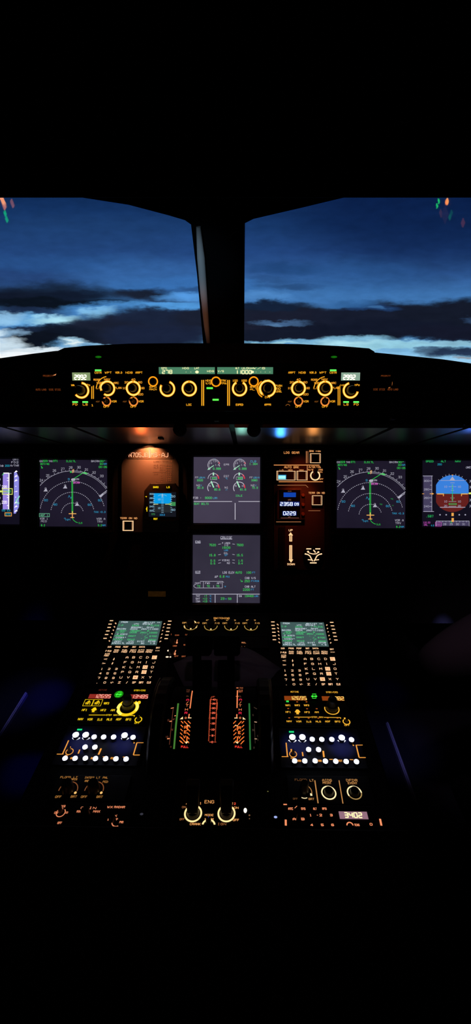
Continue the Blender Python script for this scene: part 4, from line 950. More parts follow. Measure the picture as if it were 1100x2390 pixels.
# ---- keypad units (flight management), read off the right-hand one
def mcdu():
    s = FWD; t = thing('keypad_display_unit', s.P(712, 1525), 'right keypad unit with lit green-and-white text screen and letter keys', 'keypad unit')
    u0 = s.uv(712, 1525); X = lambda x: 620+x*.2091; Y = lambda y: 1430+y*.2091
    m = MB(); c = [s.uv(*q) for q in ((632, 1449), (786, 1449), (800, 1606), (655, 1606))]
    um = sum(q[0] for q in c)/4; W = .073; v0, v1 = max(c[2][1], .001), c[0][1]
    m.hull8([s.at(um+a*W, v, -.0034) for a, v in ((-1, v0), (1, v0), (1, v1), (-1, v1))], [s.at(um+a*W, v, 0) for a, v in ((-1, v0), (1, v0), (1, v1), (-1, v1))]); m.build('faceplate', PLATE, t, bevel=.0008)
    sc = [s.uv(*q) for q in ((654.5, 1453), (756, 1453), (767.4, 1510.5), (659.7, 1510.5))]; a = (sc[0][0]+sc[3][0])/2; b = (sc[1][0]+sc[2][0])/2; lo, hi = sc[2][1], sc[0][1]
    m = MB(); m.hull8([s.at(q[0], q[1], 0) for q in ((a-.004, lo-.003), (b+.004, lo-.003), (b+.004, hi+.003), (a-.004, hi+.003))], [s.at(q[0], q[1], .001) for q in ((a-.004, lo-.003), (b+.004, lo-.003), (b+.004, hi+.003), (a-.004, hi+.003))]); m.build('screen_frame', BEZ, t)
    m = MB(); m.quad(*[s.at(q[0], q[1], .0014) for q in ((a, lo), (b, lo), (b, hi), (a, hi))]); m.build('screen', glow_noise('keypad_screen', '3c5654', '48605e', 25), t)
    p = Pen(s, .0019); Wt = p('white_text', 'e4f4ff', 1.05); G = p('green_text', '50e884', 1)
    row = lambda mk, L: [mk.text(X(x), Y(y), q, h*.2091, w*.2091, .03) for x, y, w, q, h in L]
    row(Wt, [(232, 127, 72, 'FROM', 17), (507, 131, 130, 'JBU1127', 15), (618, 131, 30, '\u2194', 14), (376, 147, 52, 'UTC', 14), (500, 149, 110, 'SPD/ALT', 14), (398, 186, 130, 'BRG296\u00b0', 14), (545, 186, 76, '9NM', 14), (232, 203, 98, 'BAIRN', 16), (372, 205, 80, '0004', 15), (550, 205, 190, '250/*11000', 15),
             (266, 263, 116, 'C KMCO', 14), (270, 301, 116, 'C094\u00b0', 14), (256, 343, 76, 'DEST', 15), (404, 343, 58, 'UTC', 15), (512, 343, 80, 'DIST', 15), (634, 343, 80, 'EFOB', 15), (270, 364, 140, 'KMCO17L', 17), (398, 364, 80, '0020', 17), (540, 366, 36, '90', 16), (650, 366, 56, '7.9', 16)])
    row(G, [(206, 163, 56, 'T-P', 17), (372, 165, 80, '2346', 16), (572, 165, 130, '/ FL216', 17), (254, 223, 90, '(SPD)', 15), (402, 225, 120, 'TRK294\u00b0', 14), (540, 225, 20, '9', 14), (238, 241, 96, '(LIM)', 16), (382, 243, 80, '0005', 16), (500, 244, 80, '250/', 16), (606, 246, 92, '10000', 16),
            (242, 281, 98, 'HOBBS', 16), (386, 283, 80, '0007', 16), (494, 272, 14, '\"', 10), (536, 286, 20, '/', 16), (552, 265, 16, '7', 14), (624, 286, 80, '6700', 16), (246, 321, 100, 'MICKX', 16), (392, 323, 80, '0010', 16), (504, 314, 14, '\"', 10), (540, 323, 20, '/', 16), (552, 302, 30, '14', 14), (634, 326, 80, '6500', 16)])
    p.flush(t)
    def key(x, y, w, h, txt, tw, th, boxed=False, name='key', hexc=KC, k=1.15, slash=0):
        px, py = X(x), Y(y); o = block(t, s, px-w/2, py-h/2, px+w/2, py+h/2, .003, KEYM, name, bevel=.0005, true=True)
        mk = Mk(s, .0033)
        if txt == '_': mk.rect(px-tw/2, py-th/2, px+tw/2, py+th/2)
        elif txt == 's': mk.lines([(px-tw/2, py-th*slash), (px+tw/2, py+th*slash)], 1.8)
        elif txt == '^': mk.poly((px-1.8, py+1), (px+1.8, py+1), (px, py-3.4)); mk.line(px, py, px, py+3, 1.3)
        elif txt == 'v': mk.poly((px-1.8, py-1), (px+1.8, py-1), (px, py+3.4)); mk.line(px, py, px, py-3, 1.3)
        elif '|' in txt:
            for i, q in enumerate(txt.split('|')): mk.text(px, py-2+i*4.2, q, 3.4, tw, .06)
        else: mk.text(px, py, txt, th, tw, .06)
        if boxed:
            mk = Mk(s, .0033); mk.rect(px-5.6, py-4.2, px+5.6, py+4.2); m2 = Mk(s, .0036); m2.text(px, py, txt, th+.6, tw, .05); m2.build('key_letter', glow('d07840', 1), o)
        mk.build('key_lettering', glow(hexc, k), o)
    for x, y in ((82, 116), (84, 155), (90, 192), (93, 232), (97, 272), (99, 315)): key(x, y, 10, 6, '_', 8, 2, name='line_key')
    for x, y in ((738, 121), (747, 160), (757, 198), (767, 238), (776, 278), (785, 318)): key(x, y, 10, 6, '_', 8, 2, name='line_key')
    lm = Mk(s, .0006)
    for x, y in ((138, 136), (143, 176), (148, 214), (152, 255), (155, 294), (157, 335)): lm.lines([(X(x-11), Y(y-7)), (X(x+11), Y(y+7))], 2)
    for x, y in ((680, 143), (686, 181), (692, 219), (704, 260), (714, 300), (723, 341)): lm.lines([(X(x-11), Y(y+7)), (X(x+11), Y(y-7))], 2)
    lm.build('line_marks', glow(KC, .9), t)
    for x, q, w in ((193, 'DIR', 8), (286, 'PROG', 12), (374, 'PERF', 12), (467, 'INIT', 9), (557, 'DATA', 13)): key(x, 412, 14, 6.4, q, w, 3.6)
    for x, q, w in ((200, 'F-PLN', 13), (288, 'RAD|NAV', 11), (382, 'FUEL|PRED', 13), (476, 'SEC|F-PLN', 14), (566, 'ATC|COMM', 14), (657, 'MCDU|MENU', 14)): key(x, 458, 15, 7.2, q, w, 4)
    key(740, 422, 12, 4.6, 'BRT', 9, 3.4); key(748, 454, 12, 4, 'DIM', 9, 2.4, k=.8)
    key(203, 500, 14, 7, 'AIR|PORT', 11, 4); key(208, 549, 13, 5, '<', 8, 3); key(211, 597, 13, 5, '>', 8, 3); key(302, 549, 11, 8, '^', 0, 0); key(307, 598, 11, 8, 'v', 0, 0)
    rows = ((530, (442, 515, 594, 670, 748), 'ABCDE'), (585, (445, 525, 605, 682, 765), 'FGHIJ'), (640, (455, 535, 615, 693, 775), 'KLMNO'), (695, (463, 545, 625, 705, 787), 'PQRST'), (755, (472, 555, 635, 718, 801), 'UVWXY'), (813, (481, 565, 645, 725, 812), ('Z', '/', 'SP', 'OVFY', 'CLR')))
    for y, xs, q in rows:
        for x, c_ in zip(xs, q): key(x, y, 11, 8, c_, {1: 6, 2: 8, 3: 9, 4: 10}[len(c_)] if c_ not in 'I/' else 3, 4.8, boxed=c_ in ('E', 'N', 'S', 'W'))
    for y, xs, q in ((660, (217, 299, 379), '123'), (710, (222, 303, 386), '456'), (762, (228, 309, 391), '789'), (813, (232, 317, 399), ('.', '0', '+/-'))):
        for x, c_ in zip(xs, q): key(x, y, 10, 7.6, c_, {'.': 3, '1': 3.5, '+/-': 8}.get(c_, 5.4), 4.6 if c_ != '.' else 4.6)
    return t
mr = mcdu()
DM = FWD.uv(712, 1484)[0] - FWD.uv(321.5, 1483)[0]
dup(mr, -DM, 'left keypad unit with lit green-and-white text screen and letter keys')

# ---- radio tuning panels
def rmp(dx, label, a_txt, b_txt, wbg, wtx, big, led, kx):
    s = AFT.off(dx); X = lambda x: 620+x*.2364; Y = lambda y: 1590+y*.2364
    t = thing('radio_panel', s.P(733, 1655), label, 'radio panel'); plate(t, s, 653, 1610, 812, 1693)
    LC = 'ffd21c' if big else 'ffba38'
    p = Pen(s, .0006); L = p('amber_lettering', LC, 1.0)
    (p('dim_title', '6a2818', .7) if big else L).text(X(288), Y(107), 'ACTIVE', 3.6, 19, .04); L.text(X(656), Y(111), 'STBY/CRS', 3.6, 27, .04)
    for x0, x1 in ((183, 406), (555, 776)): block(t, s, X(x0)-1, Y(148), X(x1)+1, Y(200), .0012, BEZ, 'readout_frame')
    w = p('readout_windows', wbg, 1, .0016); w.rect(X(186), Y(153), X(404), Y(196)); w.rect(X(558), Y(156), X(774), Y(199))
    f = p('readout_figures', wtx, 1.15, .0020); f.seg7(X(322), Y(175), a_txt, 8, 8.2, 1.5); f.seg7(X(692), Y(178), b_txt, 8, 8.2, 1.5)
    b = block(t, s, X(446), Y(142), X(514), Y(190), .004, KEYM, 'transfer_button', bevel=.001)
    g = Mk(s, .0043); g.line(X(455), Y(168), X(505), Y(168), 2.4); g.poly((X(448), Y(168)), (X(466), Y(154)), (X(466), Y(182))); g.poly((X(512), Y(168)), (X(494), Y(154)), (X(494), Y(182))); g.line(X(460), Y(146), X(500), Y(146), 1.2); g.line(X(460), Y(188), X(500), Y(188), 1)
    g.build('green_arrows', glow('3cf03c', 1.3), b)
    if big: g = Mk(s, .0041); g.disc(X(480), Y(166), 10.5, 8.4); g.build('green_glow', glow('1a8a10', 1), b)
    k3 = p('key_lettering', LC, 1.05, .0036)
    for x, y, q in ((221, 254, 'VHF1'), (312, 254, 'VHF2'), (404, 254, 'VHF3'), (224, 320, 'HF1'), (410, 322, 'HF2'), (505, 322, 'AM'), (234, 412, 'NAV'), (328, 414, 'VOR'), (425, 416, 'ILS'), (521, 415, 'MLS'), (614, 414, 'ADF'), (710, 415, 'BFO')):
        block(t, s, X(x)-8.4, Y(y)-5.4, X(x)+8.4, Y(y)+4, .003, KEYM, 'push_key', bevel=.0005)
        k3.text(X(x), Y(y), q, 3.8 if not big else 5, 12 if q not in ('AM',) else 9, .06)
        if not big and x != 221: p('dim_ticks', 'c05c20', .8, .0036).rect(X(x)-2, Y(y)-9, X(x)+2, Y(y)-7)
    if big:
        for x, y in ((221, 250), (312, 250)): k3.frame(X(x)-10, Y(y)-8, X(x)+10, Y(y)+7, 1); k3.text(X(x), Y(y)-4, '\u25b2', 4, 8, .05)
    else: p('green_tick', '30d850', 1.2, .0038).rect(X(204), Y(208), X(230), Y(224))
    k3.disc(X(316), Y(312), 4.6, 4); k3.rect(X(316)-3, Y(312), X(316)+3, Y(342)); k3.disc(X(316), Y(318), 6.4, 2.2)
    L.line(X(284), Y(357), X(452), Y(357), 1.2); L.line(X(576), Y(359), X(740), Y(361), 1.2); L.line(X(742), Y(360), X(742), Y(374), 1.3); L.text(X(513), Y(357), 'STBY NAV', 3.4, 27, .04)
    L.arc(X(800), Y(402), 7.8, 2.2, 15, 320); L.text(X(806), Y(436), 'OFF', 4, 12, .05); L.rect(X(775), Y(362), X(792), Y(378))
    knob(t, s, X(800), Y(402), 3.6, .008, KNOB, 'power_toggle')
    kx = 769 if big else 775
    if big:
        L.arc(kx, 1657, 22, 8, 35, 325); hi = p('bright_crescents', 'ffe468', 1.3, .0008); hi.arc(kx, 1657, 22.5, 6, 45, 115); hi.arc(kx, 1657, 22.5, 7, 205, 300); L.disc(kx+20, 1645, 4, 4)  # reflected light around the knob, painted into thick glowing crescents
    else: L.arc(kx, 1655, 16.5, 2.2, 70, 290)
    k = knob(t, s, kx, 1655, 14.5, .010, KNOBG if big else KNOB, 'outer_tuning_knob', taper=.93, ribs=1)
    m = MB(); u, v = s.uv(kx, 1655); r = s.uv(kx+11, 1655)[0]-u; n = 28; vs = []
    for rr, hh in ((1, .010), (.98, .019), (.85, .022), (.0001, .022)):
        for i in range(n): vs.append(s.at(u+r*rr*math.cos(2*math.pi*i/n), v+r*rr*math.sin(2*math.pi*i/n), hh))
    m.add(vs, [(j*n+i, j*n+(i+1) % n, (j+1)*n+(i+1) % n, (j+1)*n+i) for j in range(3) for i in range(n)]); m.build('inner_tuning_knob', KNOBG if big else KNOB, t, smooth=True)
    p.flush(t)
DR = AFT.uv(733.5, 1628)[0] - AFT.uv(277.5, 1627)[0]
rmp(0, 'right radio panel with orange readouts 12695 and 11982, below keypad unit', '12695', '11982', '8a3c10', 'ffd468', False, None, 0)
rmp(-DR, 'left radio panel with red readouts 12695 and 13485 and yellow crescents', '12695', '13485', '8e2a22', 'ffa894', True, None, 0)

# ---- audio panels: white glowing knobs, laid out once
def acp():
    s = AFT; X = lambda x: 620+x*.2364; Y = lambda y: 1590+y*.2364
    t = thing('audio_panel', s.P(760, 1740), 'right audio panel with bright white glowing knobs, below orange-readout radio panel', 'audio panel'); plate(t, s, 653, 1698, 846, 1790, solid('audio_faceplate', '1c1c24', .55, spec=.3))
    p = Pen(s, .0006); L = p('amber_lettering', 'ffa848', .95); W = p('reflected_crescents', 'e8ecff', 1.6)
    def dot(x, y, r, h):
        px, py = X(x), Y(y); u, v = s.uv(px, py); 
        # the lit cap is seen on top of a standing knob, so the foot is below it in view
        a = s.uv(px+r, py)[0]-u; top = s.lift(h).P(px, py); u, v = top.x-s.dx, top.y-s.o.y; n = 20; m = MB(); vs = []
        for rr, hh in ((1.0, 0), (1.0, h*.75)): vs += [s.at(u+a*rr*math.cos(2*math.pi*i/n), v+a*rr*math.sin(2*math.pi*i/n), hh) for i in range(n)]
        m.add(vs, [(i, (i+1) % n, n+(i+1) % n, n+i) for i in range(n)]); k = m.build('volume_knob', KNOB, t, smooth=True)
        m = MB(); vs = []
        for rr, hh in ((1.0, h*.75), (1.0, h*.92), (.85, h), (.0001, h)): vs += [s.at(u+a*rr*math.cos(2*math.pi*i/n), v+a*rr*math.sin(2*math.pi*i/n), hh) for i in range(n)]
        m.add(vs, [(j*n+i, j*n+(i+1) % n, (j+1)*n+(i+1) % n, (j+1)*n+i) for j in range(3) for i in range(n)]); m.build('lit_cap', glow('dde2ff', 5.0, True), k)
    for x, y in ((266, 545), (365, 545), (754, 550)): dot(x, y, 7.0, .0075)
    for x, y in ((462, 566), (557, 567), (656, 567), (851, 570), (427, 667), (525, 668), (289, 779), (389, 780), (491, 779), (593, 782), (695, 783), (798, 785), (900, 787)): dot(x, y, 5.7, .008)
    for x, y in ((264, 603), (361, 603), (748, 605)): W.arc(X(x), Y(y)-8.5, 9.6, 3.0, 118, 242)  # reflected light below the large knobs, painted as glowing arcs
    p('green_light', '18c070', 1.3, .0010).rect(X(232), Y(496), X(281), Y(512))
    L.line(X(204), Y(610), X(217), Y(748), 2.6); L.line(X(160), Y(747), X(226), Y(747), 1.4); L.line(X(895), Y(632), X(925), Y(755), 2.6); L.line(X(892), Y(633), X(960), Y(633), 1.4); L.line(X(925), Y(756), X(990), Y(756), 1.6)
    L.arc(X(273), Y(722), 8.2, 1.8, 0, 345); L.rect(X(248), Y(672), X(263), Y(692)); knob(t, s, X(273), Y(722), 3.6, .010, KNOB, 'toggle_switch')
    L.line(X(364), Y(702), X(370), Y(742), 3); L.line(X(570), Y(690), X(577), Y(752), 4)
    for x, w in ((335, 8), (538, 8), (738, 10)): L.text(X(x), Y(788), 'RAD' if w == 8 else 'RST', 4.4, w, .06)
    L.line(X(630), Y(774), X(664), Y(774), 1.6); L.line(X(832), Y(776), X(868), Y(778), 1.6); L.text(X(264), Y(762), 'INT', 3, 8, .05); L.disc(X(868), Y(635), 1.8, 1.4)
    p.flush(t); return t
ar = acp()
DA = AFT.uv(760.5, 1773)[0] - AFT.uv(230, 1771)[0]
dup(ar, -DA, 'left audio panel with bright white glowing knobs, below red-readout radio panel')

# ---- switching panel between the keypads
def switching():
    s = FWD; t = thing('switching_panel', s.P(517, 1460), 'panel headed SWITCHING with four round amber-ringed selectors', 'control panel')
    block(t, s, 404, 1438, 629, 1484, .0034, PLATE, 'faceplate', base=-.0034, bevel=.0006)
    p = Pen(s, .0006); L = p('amber_lettering', 'f0ae5c', .95); p('title_lettering', 'ffb058', 1).text(517.5, 1443.3, 'SWITCHING', 4, 37, .04)
    Rg = p('lit_rings', 'b89448', .9)
    for i, (x, y) in enumerate(((445.5, 1460), (492.5, 1461), (539.5, 1461), (586, 1461))):
        Rg.arc(x, y, 15, 1.7, 88, 272); knob(t, s, x, y, 10.5, .012, KNOB, 'selector_knob', pointer=None)
        Lz = p('index_dots', 'ffdc90', 1.1, .0126); q = s.lift(.012).uv(x, y+8); 
        Lz.puv([(q[0]+.0018*math.cos(2*math.pi*k/10), q[1]+.0018*math.sin(2*math.pi*k/10)) for k in range(10)])
        L.text(x-14, y-6, 'CAPT', 3.4, 11, .04); L.text(x+15, y-6, 'F/O', 3.4, 10, .04)
        if i: L.text(x-8, y-13, 'ATT', 2.8, 6, .03); L.text(x+9, y-13, '3', 2.8, 4, .03)
    p('bright_arc', 'ffd890', 1.2).arc(445.5, 1458, 12.8, 3, -40, 62); p('bright_arc', 'ffd890', 1.2).arc(445.5, 1460, 15, 2.6, 105, 125); p('bright_arc', 'ffd890', 1.2).arc(445.5, 1460, 15, 2.6, 232, 262)
    p.flush(t)
switching()
# ---- display control panel half hidden behind the lever
def ecam():
    s = FWD; t = thing('display_dimmer_panel', s.P(414, 1510), 'dim panel with two small rotary knobs left of the thrust levers', 'control panel')
    block(t, s, 393, 1486, 437, 1537, .0034, solid('brown_panel_paint', '2c2422', .6), 'faceplate', base=-.0034)
    p = Pen(s, .0006); L = p('dim_lettering', 'c86a40', .8); L.text(400, 1481, '1', 3, 3, .03); L.text(413.5, 1483, 'ECAM', 2.8, 9, .03); L.text(435, 1482, 'T.O', 3, 5, .04); L.text(408.5, 1508, 'LOWER', 3, 9, .04); L.text(432, 1505.5, 'ELEC', 3, 6, .04); L.text(412, 1532, 'OFF', 3, 9, .04); L.text(429, 1532.5, 'BRT', 3, 9, .04)
    B = p('lit_pointers', 'ff9c6c', 1.1); B.lines([(414, 1493), (413, 1499)], 1.6); B.disc(413.2, 1500.5, 2, 2.2); B.lines([(410.5, 1518), (408.3, 1525)], 1.8); B.disc(408.5, 1527, 2.2, 2.2)
    w = p('white_specks', 'ffe0c0', 1.3); w.disc(393, 1519, 2.3, 1.9); w.disc(390.5, 1533.8, 3.6, 1.7); w.disc(398, 1533.8, 2, 1.4)
    knob(t, s, 403, 1501, 6.5, .010, KNOBG, 'dimmer_knob'); knob(t, s, 400, 1526, 6.5, .010, KNOBG, 'dimmer_knob')
    p.flush(t)
    t = thing('status_key_panel', s.P(573, 1508), 'small dim key strip right of the thrust levers near keypad', 'control panel')
    block(t, s, 562, 1486, 626, 1512, .0034, PLATE, 'faceplate', base=-.0034); block(t, s, 563, 1497, 580, 1512, .003, KEYM, 'push_key', bevel=.0005)
    p = Pen(s, .0036); L = p('key_lettering', 'f09860', .9); L.text(569.5, 1503, 'RCL', 3, 10, .05); L.text(568, 1512, '- -', 1.6, 9, .05); p.flush(t)
ecam()

# ---- thrust quadrant
def quadrant():
    t = thing('thrust_quadrant', (0, .555, .6), 'curved black thrust quadrant with red REV hatching and numbered trim scale', 'quadrant')
    m = MB(); n = 28; vs = []
    ang = [R(-58 + 116*i/n) for i in range(n+1)]
    prof = [(0.555+math.sin(a)*.09, .577+math.cos(a)*.09) for a in ang]
    prof = [(prof[0][0], .6245)] + prof + [(prof[-1][0], .6245)]
    m.hull8([Vector((-.0675, y, z)) for y, z in prof], [Vector((.0675, y, z)) for y, z in prof]); m.build('arched_housing', BLK, t)
    p = Pen(QUAD, .0006)
    A = p('orange_scale_lines', 'ff8c58', .95); Rd = p('red_lettering', 'f02848', 1.05); O = p('orange_hatching', 'ff7c34', 1.05); Rf = p('full_lettering', 'ff4034', 1.05); Wt = p('pale_ticks', 'ffdca0', 1.1); Dm = p('dim_scale', 'a05a40', .6)
    # left and right scales with the REV zones
    for sx in (-1, 1):
        L = lambda xl, xr: xl if sx < 0 else xr
        tp = (449.3, 1613) if sx < 0 else (554.5, 1612); bt = (440.8, 1676) if sx < 0 else (555, 1676)
        if sx > 0: bt = (553, 1676)
        A.lines([tp, ((tp[0]+bt[0])/2, (tp[1]+bt[1])/2), bt], 2.6)
        Wt.line(L(441, 547.5), L(1676.3, 1676.3), L(447, 555), 1676.3, 1.8) if sx > 0 else Wt.line(439, 1676, 447, 1676, 1.8)
        xs = [(438.5, 1634, 'A'), (437.5, 1640.5, '/'), (437, 1647, 'T'), (435.5, 1656.5, 'H'), (434.5, 1664.5, 'R')] if sx < 0 else [(561.5, 1633.5, 'A'), (561.5, 1640.5, '/'), (561, 1647.5, 'T'), (561, 1656.8, 'H'), (561, 1665, 'R')]
        for k, (x, y, c) in enumerate(xs): (Rd if k in (0, 4) else A).text(x, y, c, 5, 6.4 if c != '/' else 4, .06)
        A.text(L(433.8, 560.8), 1676, '0', 4, 4, .08); Wt.poly(*(((420, 1679), (427.5, 1679), (427, 1673)) if sx < 0 else ((567, 1674), (567, 1679.5), (574, 1679.5))))
        if sx > 0: A.line(552, 1606.3, 557, 1606.3, 1.6); A.text(563, 1606.3, 'TO', 3, 8, .05); A.text(562, 1612, 'FLX', 3, 9, .04); A.text(562, 1615.5, 'MCT', 2.4, 9, .04); Dm.text(561, 1626, 'CL', 3, 6, .04); A.line(551, 1626, 557, 1626, 1.2)
        else: Dm.text(439, 1611.5, 'TO', 3, 8, .04); Dm.text(439, 1615.2, 'FLX', 2.4, 6, .04); Dm.text(438.5, 1625.5, 'CL', 2.6, 6, .04)
        # hatching, leaning toward the outer side
        x0, x1 = L((424, 443.5), (548, 568)); f = -1 if sx < 0 else 1
        for k in range(6):
            y = 1686+9*k; xx = (x1-.4 if sx < 0 else x0)-(0 if sx > 0 else 0)
            # inner short strokes
            a = 442 - k*.7 if sx < 0 else 548+.2*k
            O.line(a-f*-3.4, y+3.2, a+f*2.6 if 0 else a+f*-1.6+f*3.4 if 0 else a, y+3.2, 0.01) if 0 else None
            O.lines([(a-f*1.5-3, y-f*3), (a-f*1.5+3, y+f*3*-1*-1)] if sx < 0 and 0 else [(a-3.2*1, y+3.2*f), (a+3.2, y-3.2*f)], 1.8)
            b = 425.5 - k*.7 if sx < 0 else 567.2+.1*k
            O.lines([(b-2.6, y+2.6*f), (b+2.6, y-2.6*f)], 1.8)
        O.lines([(L(430, 556), 1683.5 if sx < 0 else 1692), (L(438.5, 564), 1692 if sx < 0 else 1683.5)], 1.8)
        O.lines([(L(423, 556), 1721 if sx < 0 else 1733), (L(433, 568), 1733 if sx < 0 else 1721)], 1.9)
        O.lines([(L(422, 562), 1729.5 if sx < 0 else 1737), (L(428, 568), 1735.5 if sx < 0 else 1730)], 1.9)
        O.lines([(L(438.3, 554.2), 1693), (L(436.2, 554.4), 1732)], 2.2); Wt.poly(*(((432, 1731.5), (441, 1730.5), (435, 1736)) if sx < 0 else ((548, 1731), (557.5, 1731.5), (555, 1736))))
        Wt.line(L(436, 548), 1694, L(443, 556), 1694, 1.2)
        for x, y, c in (((433.5, 1698, 'R'), (433, 1708.5, 'E'), (431, 1720, 'V')) if sx < 0 else ((559.8, 1699, 'R'), (559.2, 1710, 'E'), (558.8, 1721, 'V'))): O.text(x, y, c, 6.4, 6, .09)
        Rf.text(L(431.5, 557.5), 1743, 'FULL', 4.6, 17, .06)
    # centre trim scale
    C = p('trim_scale', 'e05c38', .9); N = p('trim_figures', 'ff6e50', 1.1)
    ys = [1626.5, 1633.5, 1643, 1653.5, 1664.5, 1676.5, 1689, 1703, 1717, 1732]
    for k in range(len(ys)-1):
        for j in range(5):
            y = ys[k]+(ys[k+1]-ys[k])*j/5; x = 499.5-(y-1626)*.043
            if k < 1: continue
            w = 1.2; C.line(x-9, y, x-(4 if j == 0 else 6.3), y, w); 
            if k > 0: C.line(x+(4 if j == 0 else 6.3), y, x+8.5, y, w)
    C.line(489, 1732, 494, 1732, 1.3); C.line(500, 1732, 505, 1732, 1.3)
    for y, q in zip(ys[1:], ('40', '35', '30', '25', '20', '15', '10', '5', '0')): N.text(500-(y-1626)*.04, y, q, 4, 7 if len(q) > 1 else 4, .07)
    for a, b in ((1628, 1660), (1664, 1678)): C.lines([(493.2-(a-1626)*.06, a), (493-(b-1626)*.09, b)], 1.0)
    C.lines([(508, 1640), (507, 1657)], 1); C.lines([(506.5, 1666), (505.8, 1678)], 1); C.text(498, 1627, 'UP', 3, 7, .04)
    p.flush(t)
    # side scales of the trim wheels
    for sx in (-1, 1):
        q = Pen(QUAD, .0012); g = q('green_band', '4a8436' if sx < 0 else '2e7c3c', .85); 
        if sx < 0: g.lines([(416.3, 1643), (413.5, 1672), (409.5, 1712), (406.6, 1748)], 4)
        else: g.lines([(582, 1643), (583, 1680), (583.6, 1720), (584.5, 1750)], 3.6)
        B = q('white_marks', 'ff9866' if sx < 0 else 'c8a080', 1); D = q('dim_marks', '6a3626' if sx < 0 else '4a3a30', .7)
        if sx < 0:
            D.lines([(405, 1652), (401, 1690), (396, 1738)], 1.6); B.line(399, 1654.5, 406, 1653, 1.4); B.line(396, 1684.5, 401.5, 1684, 2); B.line(390.5, 1724.5, 396.5, 1724, 2); D.text(393.5, 1682, '5', 4.5, 4, .05); D.text(402, 1703.5, 'N', 5, 4, .08); D.text(390, 1720, '10', 4, 6, .05); D.text(399, 1743, '13', 3.5, 3, .05); B.line(407.5, 1672, 411, 1671, 1.5); D.line(404, 1681, 408, 1678, 2.6)
        else:
            D.lines([(594, 1690), (596, 1735)], 1); B.line(594, 1685.5, 600, 1686.5, 1.8); B.line(594.5, 1724.5, 600, 1725, 1.8); D.text(603, 1718, '12', 4, 6, .05); D.text(604, 1727, '10', 4, 6, .06); D.text(591.5, 1704.5, 'N', 5, 4, .08); D.text(593, 1745, '13', 4, 3, .05); D.text(591, 1670, '5', 4, 3, .04); D.line(593, 1652, 600, 1656, 1.6)
        q.flush(t)
    # pitch trim wheels
    for sx, lab in ((-1, 'left black pitch trim wheel beside the thrust quadrant, edge catching light'), (1, 'right black pitch trim wheel beside the thrust quadrant, edge catching light')):
        w = thing('trim_wheel', (sx*.08, .56, .58), lab, 'trim wheel'); n = 64; r = .1
        m = MB(); vs = []; X0, X1 = sx*.0705, sx*.0915
        for x, rr in ((X0, r-.004), (X0+sx*.003, r), (X1-sx*.003, r), (X1, r-.004), (X1, r-.016), (X0, r-.016)):
            for i in range(n):
                rk = rr - (.0012 if i % 2 and rr == r else 0); a = 2*math.pi*i/n; vs.append(Vector((x, .56+rk*math.sin(a), .58+rk*math.cos(a))))
        m.add(vs, [(j*n+i, j*n+(i+1) % n, ((j+1) % 6)*n+(i+1) % n, ((j+1) % 6)*n+i) for j in range(6) for i in range(n)]); m.build('rim', solid('wheel_rubber', '0c0a0a', .5, spec=.3), w)
        m = MB(); m.hull8([Vector((X0+sx*.006, .56+(r-.015)*math.sin(2*math.pi*i/n), .58+(r-.015)*math.cos(2*math.pi*i/n))) for i in range(n)], [Vector((X1-sx*.006, .56+(r-.015)*math.sin(2*math.pi*i/n), .58+(r-.015)*math.cos(2*math.pi*i/n))) for i in range(n)]); m.build('disc', BLK, w)
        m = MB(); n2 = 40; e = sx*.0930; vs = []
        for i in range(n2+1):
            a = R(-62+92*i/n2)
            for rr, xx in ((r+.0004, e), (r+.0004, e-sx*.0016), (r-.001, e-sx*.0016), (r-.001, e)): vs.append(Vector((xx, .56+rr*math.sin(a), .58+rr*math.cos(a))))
        m.add(vs, [(4*i+j, 4*i+(j+1) % 4, 4*i+4+(j+1) % 4, 4*i+4+j) for i in range(n2) for j in range(4)]); m.build('edge_glint_band', solid('edge_glint', 'b08660', .4, spec=.7), w)  # light caught by the wheel edge, painted as a pale brown band
    # thrust levers
    for x0, lab in ((465, 'left thrust lever, black blocky grip on a leaning stem'), (531, 'right thrust lever, black blocky grip on a leaning stem')):
        hd = Surf((0, .645, .71), (0, math.sin(R(21)), math.cos(R(21))))
        w = thing('thrust_lever', QUAD.P(x0+(6 if x0 < 500 else -3), 1618), lab, 'thrust lever'); gm = solid('lever_grip', '020202', .8, spec=.06)
        m = MB(); c = [hd.uv(x0+a, b) for a, b in ((-30, 1522), (-27, 1526), (25, 1526), (30, 1520), (30, 1484), (26, 1480), (-26, 1480), (-30, 1485))]
        m.hull8([hd.at(u, v, -.014) for u, v in c], [hd.at(u, v, .014) for u, v in c]); m.build('grip', gm, w, bevel=.004, seg=3)
        sx0 = (449.5, 469) if x0 < 500 else (530.5, 547.5)
        base = (449, 494) if x0 < 500 else (508, 548)
        m = MB(); A_ = [hd.P(sx0[0], 1520, .004), hd.P(sx0[1], 1520, .004)]; B_ = [hd.P(sx0[0], 1560, .0), hd.P(sx0[1], 1560, .0)]
        zb = .664; pb = [QUAD.P(sx0[0]+1, 1612, .001), QUAD.P(sx0[1]+1, 1612, .001)]
        for (p0, p1), (q0, q1) in (((pb[0], pb[1]), (B_[0], B_[1])), ((B_[0], B_[1]), (A_[0], A_[1]))):
            d = Vector((0, .014, .006)); m.hull8([p0, p1, p1+d, p0+d], [q0, q1, q1+d, q0+d])
        m.build('stem', gm, w, bevel=.0015)
        m = MB(); P0, P1 = QUAD.P(base[0], 1614, .0005), QUAD.P(base[1], 1614, .0005); Q0, Q1 = hd.P(base[0], 1556, -.002), hd.P(base[1], 1556, -.002); d = Vector((0, .012, .004))
        m.hull8([P0, P1, P1+d, P0+d], [Q0, Q1, Q1+d, Q0+d]); m.build('lever_foot', gm, w, bevel=.002)
quadrant()

